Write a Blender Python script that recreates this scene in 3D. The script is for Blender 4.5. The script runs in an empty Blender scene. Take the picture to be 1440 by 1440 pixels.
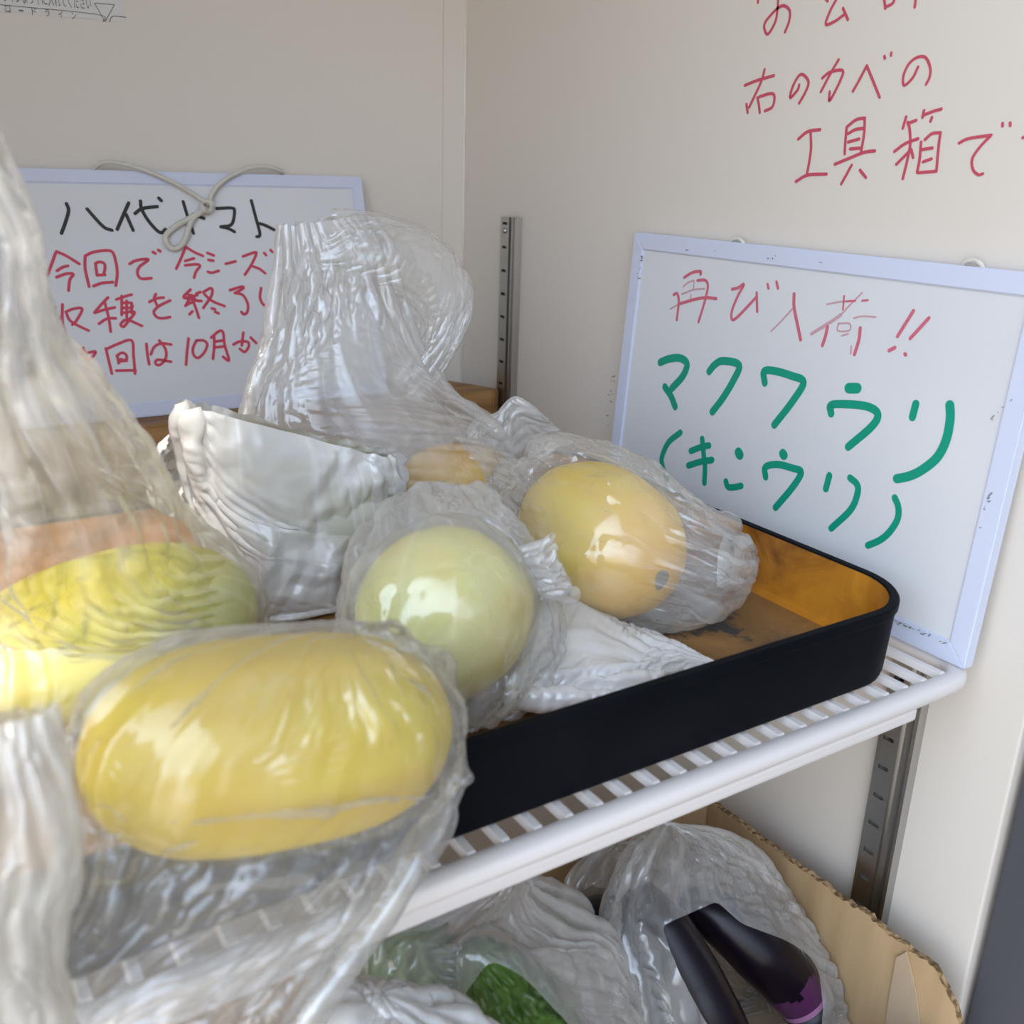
import bpy, bmesh, math, random
import numpy as np
from mathutils import Vector, Matrix, noise

# ------------------------------------------------------------------ camera, light, exposure
sc = bpy.context.scene
COL = sc.collection
YAW, PITCH, ROLL, FPX = math.radians(33.0983), math.radians(19.0097), math.radians(1.8228), 1384.646
CAM = np.array([0.0, 0.0, 0.25])
_f = np.array([math.sin(YAW)*math.cos(PITCH), math.cos(YAW)*math.cos(PITCH), -math.sin(PITCH)])
_r = np.array([math.cos(YAW), -math.sin(YAW), 0.0])
_u = np.cross(_r, _f)
_r, _u = _r*math.cos(ROLL)+_u*math.sin(ROLL), -_r*math.sin(ROLL)+_u*math.cos(ROLL)
cd = bpy.data.cameras.new('camera'); cam = bpy.data.objects.new('camera', cd); COL.objects.link(cam)
cd.sensor_fit = 'HORIZONTAL'; cd.sensor_width = 36.0; cd.lens = FPX/1440*36; cd.clip_start = 0.01
cam.matrix_world = Matrix(((_r[0], _u[0], -_f[0], CAM[0]), (_r[1], _u[1], -_f[1], CAM[1]), (_r[2], _u[2], -_f[2], CAM[2]), (0, 0, 0, 1)))
cd.dof.use_dof = True; cd.dof.focus_distance = 0.62; cd.dof.aperture_fstop = 11.0
sc.camera = cam

world = bpy.data.worlds.new('daylight'); sc.world = world; world.use_nodes = True
wn = world.node_tree.nodes; wl = world.node_tree.links
bg = wn['Background']
tc = wn.new('ShaderNodeTexCoord'); sx = wn.new('ShaderNodeSeparateXYZ'); cr = wn.new('ShaderNodeValToRGB')
wl.new(tc.outputs['Generated'], sx.inputs[0]); wl.new(sx.outputs['Z'], cr.inputs[0])
cr.color_ramp.elements[0].position = 0.0; cr.color_ramp.elements[0].color = (0.50, 0.47, 0.44, 1)
cr.color_ramp.elements[1].position = 0.30; cr.color_ramp.elements[1].color = (0.72, 0.86, 1.08, 1)
# the open side of the stall lies to the left of the cabinet front: brighter sky there
dt = wn.new('ShaderNodeVectorMath'); dt.operation = 'DOT_PRODUCT'; dt.inputs[1].default_value = Vector((-0.85, -0.45, 0.28)).normalized()
wl.new(tc.outputs['Generated'], dt.inputs[0])
mr = wn.new('ShaderNodeMapRange'); mr.inputs[1].default_value = 0.42; mr.inputs[2].default_value = 0.95; mr.inputs[3].default_value = 0.95; mr.inputs[4].default_value = 6.0
wl.new(dt.outputs['Value'], mr.inputs[0]); wl.new(mr.outputs[0], bg.inputs[1])
wl.new(cr.outputs[0], bg.inputs[0])

sl = bpy.data.lights.new('sun', 'SUN'); sun = bpy.data.objects.new('sun', sl); COL.objects.link(sun)
sl.energy = 6.5; sl.angle = math.radians(1.5); sl.color = (1.0, 0.90, 0.74)
SUNDIR = Vector((-0.34, -0.94, 1.43)).normalized()
sun.rotation_euler = SUNDIR.to_track_quat('Z', 'Y').to_euler()

sc.view_settings.view_transform = 'Standard'; sc.view_settings.look = 'None'
sc.view_settings.gamma = 1.0; sc.view_settings.use_curve_mapping = False
sc.view_settings.exposure = -0.35
try:
    sc.cycles.transparent_max_bounces = 48
    sc.cycles.max_bounces = 6
    sc.cycles.adaptive_threshold = 0.03
    sc.cycles.use_denoising = True
    sc.cycles.caustics_reflective = False
except Exception:
    pass

# ------------------------------------------------------------------ helpers
def ray(px, py):
    return _r*(px-720)/FPX - _u*(py-720)/FPX + _f
def at_y(px, py, y):
    d = ray(px, py); return CAM + d*(y-CAM[1])/d[1]
def at_x(px, py, x):
    d = ray(px, py); return CAM + d*(x-CAM[0])/d[0]
def at_z(px, py, z):
    d = ray(px, py); return CAM + d*(z-CAM[2])/d[2]
def on_plane(px, py, o, n):
    d = ray(px, py); return CAM + d*np.dot(o-CAM, n)/np.dot(d, n)

def tag(o, label=None, cat=None, group=None, kind=None):
    if label: o['label'] = label
    if cat: o['category'] = cat
    if group: o['group'] = group
    if kind: o['kind'] = kind
    return o
def empty(name, loc=(0, 0, 0)):
    o = bpy.data.objects.new(name, None); COL.objects.link(o); o.location = loc; o.empty_display_size = 0.02
    return o
def link(name, verts, faces, mat, parent=None, smooth=True, mats=None, midx=None):
    me = bpy.data.meshes.new(name)
    me.from_pydata([tuple(map(float, v)) for v in verts], [], [tuple(int(i) for i in f) for f in faces])
    me.update()
    for m in ([mat] if mats is None else mats): me.materials.append(m)
    if midx is not None: me.polygons.foreach_set('material_index', midx)
    if smooth: me.polygons.foreach_set('use_smooth', [True]*len(me.polygons))
    o = bpy.data.objects.new(name, me); COL.objects.link(o)
    if parent is not None:
        o.parent = parent; o.matrix_parent_inverse = Matrix.Translation(parent.location).inverted()
    return o
def link_bm(name, bm, mat, parent=None, smooth=False, mats=None):
    me = bpy.data.meshes.new(name); bm.normal_update(); bm.to_mesh(me); bm.free()
    for m in ([mat] if mats is None else mats): me.materials.append(m)
    if smooth: me.polygons.foreach_set('use_smooth', [True]*len(me.polygons))
    o = bpy.data.objects.new(name, me); COL.objects.link(o)
    if parent is not None:
        o.parent = parent; o.matrix_parent_inverse = Matrix.Translation(parent.location).inverted()
    return o
def box_bm(bm, x0, x1, y0, y1, z0, z1, mi=0):
    vs = [bm.verts.new(p) for p in ((x0,y0,z0),(x1,y0,z0),(x1,y1,z0),(x0,y1,z0),(x0,y0,z1),(x1,y0,z1),(x1,y1,z1),(x0,y1,z1))]
    for q in ((3,2,1,0),(4,5,6,7),(0,1,5,4),(1,2,6,5),(2,3,7,6),(3,0,4,7)):
        f = bm.faces.new([vs[i] for i in q]); f.material_index = mi
    return vs
def box(name, b, mat, parent=None, bev=0.0):
    bm = bmesh.new(); box_bm(bm, *b)
    if bev: bmesh.ops.bevel(bm, geom=bm.edges[:], offset=bev, segments=2, affect='EDGES', profile=0.7)
    return link_bm(name, bm, mat, parent)
def catmull(P, n=8):
    P = [np.array(p, float) for p in P]
    if len(P) < 3: return [P[0]+(P[-1]-P[0])*t for t in np.linspace(0, 1, n+1)]
    Q = [2*P[0]-P[1]]+P+[2*P[-1]-P[-2]]; out = []
    for i in range(1, len(Q)-2):
        for t in np.linspace(0, 1, n, endpoint=False):
            a, b, c, d = Q[i-1], Q[i], Q[i+1], Q[i+2]
            out.append(0.5*((2*b)+(c-a)*t+(2*a-5*b+4*c-d)*t*t+(-a+3*b-3*c+d)*t**3))
    out.append(P[-1]); return out
def tube(pts, rad, seg=10):
    """verts, faces of a round tube along pts; rad is a number or a list."""
    pts = [np.array(p, float) for p in pts]; n = len(pts)
    rad = [rad]*n if np.isscalar(rad) else rad
    V, F = [], []; ref = np.array([0.13, 0.31, 0.94])
    for i, p in enumerate(pts):
        t = pts[min(i+1, n-1)]-pts[max(i-1, 0)]; t = t/(np.linalg.norm(t)+1e-12)
        a = np.cross(t, ref); a /= np.linalg.norm(a)+1e-12; b = np.cross(t, a); ref = np.cross(a, t)
        for k in range(seg):
            q = 2*math.pi*k/seg; V.append(p+rad[i]*(a*math.cos(q)+b*math.sin(q)))
    for i in range(n-1):
        for k in range(seg):
            F.append((i*seg+k, i*seg+(k+1)%seg, (i+1)*seg+(k+1)%seg, (i+1)*seg+k))
    F.append(tuple(range(seg))[::-1]); F.append(tuple((n-1)*seg+k for k in range(seg)))
    return V, F

# ------------------------------------------------------------------ materials
def nodes(name):
    m = bpy.data.materials.new(name); m.use_nodes = True
    return m, m.node_tree.nodes, m.node_tree.links, m.node_tree.nodes['Principled BSDF']
def plain(name, col, rough=0.5, metal=0.0, bump=0.0, bscale=200, spec=0.5):
    m, n, l, p = nodes(name)
    p.inputs['Base Color'].default_value = (*col, 1); p.inputs['Roughness'].default_value = rough
    p.inputs['Metallic'].default_value = metal; p.inputs['Specular IOR Level'].default_value = spec
    if bump:
        t = n.new('ShaderNodeTexNoise'); t.inputs['Scale'].default_value = bscale; t.inputs['Detail'].default_value = 4
        b = n.new('ShaderNodeBump'); b.inputs['Strength'].default_value = bump; b.inputs['Distance'].default_value = 0.001
        co = n.new('ShaderNodeTexCoord'); l.new(co.outputs['Object'], t.inputs['Vector'])
        l.new(t.outputs['Fac'], b.inputs['Height']); l.new(b.outputs[0], p.inputs['Normal'])
    return m
def mottled(name, cols, scale=8, detail=5, rough=0.5, bump=0.0, stretch=(1, 1, 1), spec=0.5, bdist=0.001):
    m, n, l, p = nodes(name)
    co = n.new('ShaderNodeTexCoord'); mp = n.new('ShaderNodeMapping'); mp.inputs['Scale'].default_value = stretch
    t = n.new('ShaderNodeTexNoise'); t.inputs['Scale'].default_value = scale; t.inputs['Detail'].default_value = detail
    r = n.new('ShaderNodeValToRGB'); l.new(co.outputs['Object'], mp.inputs[0]); l.new(mp.outputs[0], t.inputs['Vector'])
    l.new(t.outputs['Fac'], r.inputs[0]); e = r.color_ramp.elements
    while len(e) < len(cols): e.new(0.5)
    for k, (pos, c) in enumerate(cols): e[k].position = pos; e[k].color = (*c, 1)
    l.new(r.outputs[0], p.inputs['Base Color']); p.inputs['Roughness'].default_value = rough
    p.inputs['Specular IOR Level'].default_value = spec
    if bump:
        b = n.new('ShaderNodeBump'); b.inputs['Strength'].default_value = bump; b.inputs['Distance'].default_value = bdist
        l.new(t.outputs['Fac'], b.inputs['Height']); l.new(b.outputs[0], p.inputs['Normal'])
    return m
def plastic(name, col=(0.965, 0.955, 0.93), milk=0.30, rough=0.16, edge=0.30, gloss=0.11, trans=0.33):
    """thin translucent film: a clear part, a milky part that scatters light both ways, and a glossy coat.
    The film's own unevenness comes with the mesh as the point attribute 'haze'."""
    m, n, l, p = nodes(name); n.remove(p); out = n['Material Output']
    def math_(op, a, b=None, c=None, clamp=False):
        q = n.new('ShaderNodeMath'); q.operation = op; q.use_clamp = clamp
        for i, v in enumerate((a, b, c)):
            if v is None: continue
            if isinstance(v, (int, float)): q.inputs[i].default_value = v
            else: l.new(v, q.inputs[i])
        return q.outputs[0]
    tr = n.new('ShaderNodeBsdfTransparent'); tr.inputs[0].default_value = (0.985, 0.98, 0.965, 1)
    di = n.new('ShaderNodeBsdfDiffuse'); di.inputs[0].default_value = (*col, 1)
    tl = n.new('ShaderNodeBsdfTranslucent'); tl.inputs[0].default_value = (*col, 1)
    gl = n.new('ShaderNodeBsdfGlossy'); gl.inputs['Roughness'].default_value = rough
    mk = n.new('ShaderNodeMixShader'); mk.inputs[0].default_value = trans
    l.new(di.outputs[0], mk.inputs[1]); l.new(tl.outputs[0], mk.inputs[2])
    at = n.new('ShaderNodeAttribute'); at.attribute_name = 'haze'
    lw = n.new('ShaderNodeLayerWeight'); lw.inputs[0].default_value = 0.5
    f2 = math_('MULTIPLY', lw.outputs['Facing'], lw.outputs['Facing'])
    fa = math_('MULTIPLY_ADD', f2, edge, math_('MULTIPLY', at.outputs['Fac'], milk), clamp=True)
    m1 = n.new('ShaderNodeMixShader'); l.new(fa, m1.inputs[0]); l.new(tr.outputs[0], m1.inputs[1]); l.new(mk.outputs[0], m1.inputs[2])
    fg = math_('MULTIPLY_ADD', math_('MULTIPLY', f2, f2), 0.42, gloss, clamp=True)
    m2 = n.new('ShaderNodeMixShader'); l.new(fg, m2.inputs[0]); l.new(m1.outputs[0], m2.inputs[1]); l.new(gl.outputs[0], m2.inputs[2])
    l.new(m2.outputs[0], out.inputs[0])
    return m

M = {}
M['wall'] = plain('painted_panel', (0.69, 0.63, 0.55), 0.38, bump=0.03, bscale=60)
M['dark'] = plain('dark_grey_door', (0.07, 0.07, 0.08), 0.5)
M['steel'] = plain('stainless', (0.50, 0.49, 0.47), 0.28, 1.0)
M['slot'] = plain('slot_shade', (0.03, 0.03, 0.03), 0.7)
M['coat'] = plain('white_coated_wire', (0.77, 0.715, 0.675), 0.35)
M['frame'] = plain('board_frame_blue_white', (0.60, 0.63, 0.745), 0.42, bump=0.05, bscale=300)
M['board'] = mottled('board_face', [(0.2, (0.63, 0.63, 0.63)), (0.7, (0.69, 0.69, 0.69))], 5, 3, 0.25)
M['back'] = plain('board_back', (0.30, 0.29, 0.28), 0.8)
M['red'] = plain('red_marker', (0.56, 0.045, 0.085), 0.5)
M['pale_red'] = plain('faded_red_marker', (0.58, 0.13, 0.18), 0.5)
M['faint_red'] = plain('rubbed_red_marker', (0.55, 0.32, 0.35), 0.5)
M['wall_red'] = plain('red_wall_marker', (0.52, 0.07, 0.11), 0.5)
M['black'] = plain('black_marker', (0.018, 0.014, 0.012), 0.5)
M['green'] = plain('green_marker', (0.0, 0.29, 0.18), 0.45)
M['ink'] = plain('grey_print', (0.16, 0.14, 0.13), 0.6)
M['cord'] = plain('cord', (0.60, 0.57, 0.49), 0.8, bump=0.4, bscale=900)
M['wood'] = mottled('wood', [(0.25, (0.17, 0.075, 0.022)), (0.55, (0.33, 0.17, 0.055)), (0.8, (0.42, 0.24, 0.09))], 14, 6, 0.55, 0.1, (0.6, 6, 6))
M['card'] = mottled('cardboard', [(0.3, (0.40, 0.26, 0.125)), (0.7, (0.50, 0.335, 0.175))], 10, 6, 0.85, 0.15, (1, 7, 1))
M['card_in'] = mottled('cardboard_core', [(0.4, (0.13, 0.075, 0.03)), (0.6, (0.42, 0.27, 0.13))], 260, 2, 0.9)
M['tray_out'] = mottled('tray_black', [(0.35, (0.004, 0.005, 0.007)), (0.75, (0.007, 0.008, 0.011))], 20, 4, 0.55, 0.03, spec=0.05)
M['tray_in'] = None
M['scar'] = plain('blossom_scar', (0.23, 0.22, 0.15), 0.8, bump=0.5)

def tray_inside(name, c0, c1, c2):
    m, n, l, p = nodes(name)
    co = n.new('ShaderNodeTexCoord')
    t = n.new('ShaderNodeTexNoise'); t.inputs['Scale'].default_value = 16; t.inputs['Detail'].default_value = 9; t.inputs['Roughness'].default_value = 0.62
    t.inputs['Distortion'].default_value = 0.6
    mp = n.new('ShaderNodeMapping'); mp.inputs['Scale'].default_value = (1, 1.5, 2.2); mp.inputs['Location'].default_value = (0.36, 0.11, 0)
    l.new(co.outputs['Object'], mp.inputs[0]); l.new(mp.outputs[0], t.inputs['Vector'])
    r = n.new('ShaderNodeValToRGB'); e = r.color_ramp.elements
    e[0].position = 0.30; e[0].color = (*c0, 1); e[1].position = 0.72; e[1].color = (*c2, 1)
    x = e.new(0.50); x.color = (*c1, 1)
    l.new(t.outputs['Fac'], r.inputs[0])
    t2 = n.new('ShaderNodeTexNoise'); t2.inputs['Scale'].default_value = 9; t2.inputs['Detail'].default_value = 10; t2.inputs['Roughness'].default_value = 0.7
    mp2 = n.new('ShaderNodeMapping'); mp2.inputs['Location'].default_value = (0.03, 0.62, 0.0)
    l.new(co.outputs['Object'], mp2.inputs[0]); l.new(mp2.outputs[0], t2.inputs['Vector'])
    # worn dark patches, mostly on the floor of the tray around one spot
    vd = n.new('ShaderNodeVectorMath'); vd.operation = 'DISTANCE'; vd.inputs[1].default_value = (0.365, 0.378, 0.008)
    l.new(co.outputs['Object'], vd.inputs[0])
    mr = n.new('ShaderNodeMapRange'); mr.inputs[1].default_value = 0.012; mr.inputs[2].default_value = 0.075; mr.inputs[3].default_value = 0.17; mr.inputs[4].default_value = -0.08
    l.new(vd.outputs['Value'], mr.inputs[0])
    ad = n.new('ShaderNodeMath'); ad.operation = 'ADD'; l.new(t2.outputs['Fac'], ad.inputs[0]); l.new(mr.outputs[0], ad.inputs[1])
    r2 = n.new('ShaderNodeValToRGB'); r2.color_ramp.elements[0].position = 0.585; r2.color_ramp.elements[1].position = 0.615
    l.new(ad.outputs[0], r2.inputs[0])
    mx = n.new('ShaderNodeMix'); mx.data_type = 'RGBA'
    l.new(r2.outputs[0], mx.inputs[0]); l.new(r.outputs[0], mx.inputs[6]); mx.inputs[7].default_value = (0.035, 0.036, 0.035, 1)
    l.new(mx.outputs[2], p.inputs['Base Color']); p.inputs['Roughness'].default_value = 0.42
    b = n.new('ShaderNodeBump'); b.inputs['Strength'].default_value = 0.25; b.inputs['Distance'].default_value = 0.0008
    l.new(t.outputs['Fac'], b.inputs['Height']); l.new(b.outputs[0], p.inputs['Normal'])
    return m
M['tray_in'] = tray_inside('tray_orange_lacquer', (0.17, 0.055, 0.008), (0.46, 0.175, 0.014), (0.62, 0.26, 0.022))
M['tray_floor'] = tray_inside('tray_worn_floor', (0.06, 0.03, 0.012), (0.19, 0.095, 0.030), (0.33, 0.17, 0.05))

def melon_mat(name, base, dark, green=None, orange_end=None):
    m, n, l, p = nodes(name)
    co = n.new('ShaderNodeTexCoord')
    mp = n.new('ShaderNodeMapping'); mp.inputs['Scale'].default_value = (6, 30, 30)
    l.new(co.outputs['Object'], mp.inputs[0])
    t = n.new('ShaderNodeTexNoise'); t.inputs['Scale'].default_value = 1.6; t.inputs['Detail'].default_value = 6; l.new(mp.outputs[0], t.inputs['Vector'])
    r = n.new('ShaderNodeValToRGB'); e = r.color_ramp.elements
    e[0].position = 0.36; e[0].color = (*dark, 1); e[1].position = 0.62; e[1].color = (*base, 1)
    l.new(t.outputs['Fac'], r.inputs[0]); last = r.outputs[0]
    if green:
        t2 = n.new('ShaderNodeTexNoise'); t2.inputs['Scale'].default_value = 14; l.new(co.outputs['Object'], t2.inputs['Vector'])
        r2 = n.new('ShaderNodeValToRGB'); r2.color_ramp.elements[0].position = 0.42; r2.color_ramp.elements[1].position = 0.62
        l.new(t2.outputs['Fac'], r2.inputs[0])
        mx = n.new('ShaderNodeMix'); mx.data_type = 'RGBA'; l.new(r2.outputs[0], mx.inputs[0]); l.new(last, mx.inputs[6]); mx.inputs[7].default_value = (*green, 1)
        last = mx.outputs[2]
    if orange_end:
        s = n.new('ShaderNodeSeparateXYZ'); l.new(co.outputs['Object'], s.inputs[0])
        mr = n.new('ShaderNodeMapRange'); mr.inputs[1].default_value = 0.022; mr.inputs[2].default_value = 0.075
        l.new(s.outputs['X'], mr.inputs[0])
        mx = n.new('ShaderNodeMix'); mx.data_type = 'RGBA'; l.new(mr.outputs[0], mx.inputs[0]); l.new(last, mx.inputs[6]); mx.inputs[7].default_value = (*orange_end, 1)
        last = mx.outputs[2]
    l.new(last, p.inputs['Base Color']); p.inputs['Roughness'].default_value = 0.6; p.inputs['Specular IOR Level'].default_value = 0.2
    return m

# ------------------------------------------------------------------ the cabinet (setting)
XW, YB = 0.495, 0.862           # right wall, back wall
XL, ZC, ZF, YF = -0.42, 0.72, -0.30, 0.2415
def struct(o):
    o['kind'] = 'structure'; return o
wall_right = struct(box('wall_right', (XW, XW+0.04, YF, YB+0.04, ZF, ZC), M['wall'], bev=0.0015))
bm = bmesh.new(); box_bm(bm, XL, 0.47135, YB, YB+0.04, ZF, ZC)
wall_back = struct(link_bm('wall_back', bm, M['wall']))
# folded corner panel with a narrow bead where the back meets the right wall
bm = bmesh.new(); box_bm(bm, 0.4715, XW, YB-0.0008, YB+0.04, ZF, ZC)
struct(link_bm('trim_1', bm, M['wall']))
V, F = tube([(XW-0.001, YB-0.001, ZF), (XW-0.001, YB-0.001, ZC)], 0.0016, 8)
struct(link('trim_2', V, F, M['wall']))
struct(box('wall_left', (XL-0.04, XL, YF, YB+0.04, ZF, ZC), M['wall']))
struct(box('ceiling', (XL-0.04, XW+0.04, YF, YB+0.04, ZC, ZC+0.04), M['wall']))
struct(box('floor', (XL-0.04, XW+0.04, YF, YB+0.04, ZF-0.04, ZF), M['wall']))
door = struct(box('door_1', (XW+0.004, XW+0.044, -0.42, YF-0.004, ZF, ZC), M['dark'], bev=0.002))

# added panel out of view, cut to block the sun except at the left
bm = bmesh.new(); pts = [(-0.495, -1.05), (0.75, -1.05), (0.75, 0.235), (0.1475, 0.235)]
lo = [bm.verts.new((a, b, 1.60)) for a, b in pts]; hi = [bm.verts.new((a, b, 1.64)) for a, b in pts]
bm.faces.new(lo[::-1]); bm.faces.new(hi)
for i in range(4): bm.faces.new((lo[i], lo[(i+1) % 4], hi[(i+1) % 4], hi[i]))
struct(link_bm('sun_blocker', bm, M['wall']))

# ------------------------------------------------------------------ pilaster strips on the right wall
def rail(name, y0, z0, z1, z_first, label):
    root = empty(name, (XW, y0+0.012, z0)); tag(root, label, 'shelf rail', 'steel shelf rails on the right wall')
    xf = XW-0.0065; bm = bmesh.new()
    def quad(a, b, c, d, mi=0):
        f = bm.faces.new([bm.verts.new(p) for p in (a, b, c, d)]); f.material_index = mi
    ya, yb = y0+0.0255, y0+0.0115
    prof = [(yb, xf), (yb, xf+0.003), (yb-0.0022, xf+0.003), (yb-0.0030, xf+0.0004), (yb-0.0055, xf+0.0004), (yb-0.0063, xf+0.003),
            (yb-0.0082, xf+0.003), (yb-0.009, xf), (yb-0.0105, xf), (yb-0.0112, XW)]
    for (p, q) in zip(prof[:-1], prof[1:]):
        quad((p[1], p[0], z0), (q[1], q[0], z0), (q[1], q[0], z1), (p[1], p[0], z1))
    quad((XW, ya, z0), (xf, ya, z0), (xf, ya, z1), (XW, ya, z1))
    quad((XW, ya, z1), (xf, ya, z1), (xf, yb-0.0112, z1), (XW, yb-0.0112, z1))
    # slotted face: strip with punched holes
    h, zs = 0.0026, []
    z = z_first
    while z > z0+0.01: zs.append(z); z -= 0.0207
    zs = zs[::-1]
    s0, s1 = ya-0.0035, yb+0.0035
    quad((xf, ya, z0), (xf, s0, z0), (xf, s0, z1), (xf, ya, z1)); quad((xf, s1, z0), (xf, yb, z0), (xf, yb, z1), (xf, s1, z1))
    prev = z0
    for z in zs:
        quad((xf, s0, prev), (xf, s1, prev), (xf, s1, z), (xf, s0, z)); prev = z+h
        quad((xf, s0, z), (xf, s1, z), (xf-0.0012, s1, z+h*0.30), (xf-0.0012, s0, z+h*0.30))      # turned-out lip of the slot
        quad((XW-0.0005, s0, z-0.002), (XW-0.0005, s1, z-0.002), (XW-0.0005, s1, z+h+0.002), (XW-0.0005, s0, z+h+0.002), 1)  # dark sheet behind each hole, standing in for the shade inside
    quad((xf, s0, prev), (xf, s1, prev), (xf, s1, z1), (xf, s0, z1))
    link_bm('slotted_strip', bm, None, root, mats=[M['steel'], M['slot']])
    V, F = tube([(xf-0.0012, y0+0.0185, z1-0.012), (xf+0.001, y0+0.0185, z1-0.012)], 0.0022, 12)
    link('screw', V, F, M['steel'], root)
rail('shelf_rail', 0.7575, ZF, 0.2125, 0.2055, 'steel slotted shelf rail at the back corner above the wooden block')
rail('shelf_rail', 0.2975, ZF, 0.085, 0.0700, 'steel slotted shelf rail below the front end of the white shelf')

# ------------------------------------------------------------------ white coated shelf
shelf = empty('wire_shelf', (0.1, 0.55, -0.012)); tag(shelf, 'white coated wire shelf with a rounded front rail under the black tray', 'shelf')
def round_rail(path, w, h, mat, name):
    V, F = [], []; n = len(path); prof = []
    for k in range(12):
        a = 2*math.pi*k/12; c, s = math.cos(a), math.sin(a)
        prof.append((math.copysign(abs(c)**0.7, c)*w/2, math.copysign(abs(s)**0.7, s)*h/2))
    for i, p in enumerate(path):
        p = np.array(p); t = np.array(path[min(i+1, n-1)])-np.array(path[max(i-1, 0)]); t = t/np.linalg.norm(t)
        s = np.array([-t[1], t[0], 0])
        for (a, b) in prof: V.append(p+s*a+np.array([0, 0, b]))
    for i in range(n-1):
        for k in range(12): F.append((i*12+k, i*12+(k+1)%12, (i+1)*12+(k+1)%12, (i+1)*12+k))
    F.append(tuple(range(12))[::-1]); F.append(tuple((n-1)*12+k for k in range(12)))
    return link(name, V, F, mat, shelf)
path = [(-0.38, 0.2685, -0.0045), (0.30, 0.2685, -0.0045), (0.455, 0.2685, -0.0045)]
for k in range(1, 9):
    a = -math.pi/2+math.pi/2*k/8; path.append((0.460+0.022*math.cos(a), 0.2905+0.022*math.sin(a), -0.0045))
path += [(0.482, 0.5, -0.0045), (0.482, 0.835, -0.0045)]
round_rail(path, 0.012, 0.0095, M['coat'], 'front_rail')
lip = box('lower_lip', (-0.38, 0.4285, 0.2635, 0.2705, -0.0150, -0.008), M['coat'], shelf, 0.0018)
bm = bmesh.new(); x = -0.366
while x < 0.476:
    pts = [(x, 0.2692, -0.0030), (x, 0.2735, 0.0), (x, 0.279, 0.0), (x, 0.84, 0.0)]
    for i in range(3):
        (xa, ya, za), (xb, yb, zb) = pts[i], pts[i+1]; w = 0.0026
        vs = [bm.verts.new(q) for q in ((xa-w, ya, za-0.004), (xa+w, ya, za-0.004), (xa+w*0.7, ya, za), (xa-w*0.7, ya, za), (xb-w, yb, zb-0.004), (xb+w, yb, zb-0.004), (xb+w*0.7, yb, zb), (xb-w*0.7, yb, zb))]
        for q in ((3, 2, 1, 0), (4, 5, 6, 7), (0, 1, 5, 4), (1, 2, 6, 5), (2, 3, 7, 6), (3, 0, 4, 7)): bm.faces.new([vs[i2] for i2 in q])
    x += 0.0156
for yy in (0.42, 0.60, 0.835): box_bm(bm, -0.38, 0.48, yy, yy+0.005, -0.009, -0.0042)
link_bm('wire_grid', bm, M['coat'], shelf)

# ------------------------------------------------------------------ wooden block along the back
bm = bmesh.new()
prof = [(-0.20, 0.772), (0.478, 0.772), (0.487, 0.776), (0.487, 0.783), (0.462, 0.835), (0.440, 0.858), (-0.20, 0.858)]
lo = [bm.verts.new((a, b, 0.0006)) for a, b in prof]; hi = [bm.verts.new((a, b, 0.0565)) for a, b in prof]
bm.faces.new(lo[::-1]); bm.faces.new(hi)
for i in range(len(prof)): bm.faces.new((lo[i], lo[(i+1) % len(prof)], hi[(i+1) % len(prof)], hi[i]))
bmesh.ops.bevel(bm, geom=bm.edges[:], offset=0.0015, segments=2, affect='EDGES')
tag(link_bm('wooden_block', bm, M['wood']), 'long brown wooden block on the shelf along the back wall', 'wooden block')

# ------------------------------------------------------------------ tray
def rrect(x0, x1, y0, y1, r, n=10):
    out = []
    for (cx, cy, a0) in ((x1-r, y0+r, -90), (x1-r, y1-r, 0), (x0+r, y1-r, 90), (x0+r, y0+r, 180)):
        for k in range(n+1):
            a = math.radians(a0+90*k/n); out.append((cx+r*math.cos(a), cy+r*math.sin(a)))
    return out
def build_tray():
    X0, X1, Y0, Y1, R, H = -0.15, 0.4475, 0.2790, 0.614, 0.042, 0.0455
    loops = []   # (inset, z, material of the band that follows)
    spec = [(0.012, 0.0025, 0), (0.006, 0.0006, 0), (0.0025, 0.0022, 0), (0.0015, 0.006, 0), (0.0, 0.039, 0), (-0.0012, 0.0405, 0), (-0.0012, H-0.001, 0), (-0.0004, H, 0),
            (0.0034, H, 0), (0.0042, H-0.001, 1), (0.0058, 0.016, 1), (0.0075, 0.0105, 1), (0.013, 0.008, 1)]
    V, F, MI = [], [], []; n = None
    for (ins, z, mi) in spec:
        L = rrect(X0+ins, X1-ins, Y0+ins, Y1-ins, max(R-ins, 0.01)); n = len(L)
        V += [(a, b, z) for a, b in L]
    for i in range(len(spec)-1):
        for k in range(n):
            F.append((i*n+k, i*n+(k+1) % n, (i+1)*n+(k+1) % n, (i+1)*n+k)); MI.append(spec[i][2])
    F.append(tuple(range(n))[::-1]); MI.append(0)
    b = (len(spec)-1)*n; F.append(tuple(b+k for k in range(n))); MI.append(2)
    o = link('serving_tray', V, F, None, None, True, [M['tray_out'], M['tray_in'], M['tray_floor']], MI)
    md = o.modifiers.new('edges', 'EDGE_SPLIT'); md.split_angle = math.radians(35)
    return tag(o, 'large black tray with rounded corners and a worn orange brown inside on the white shelf', 'tray')
build_tray()

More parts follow.
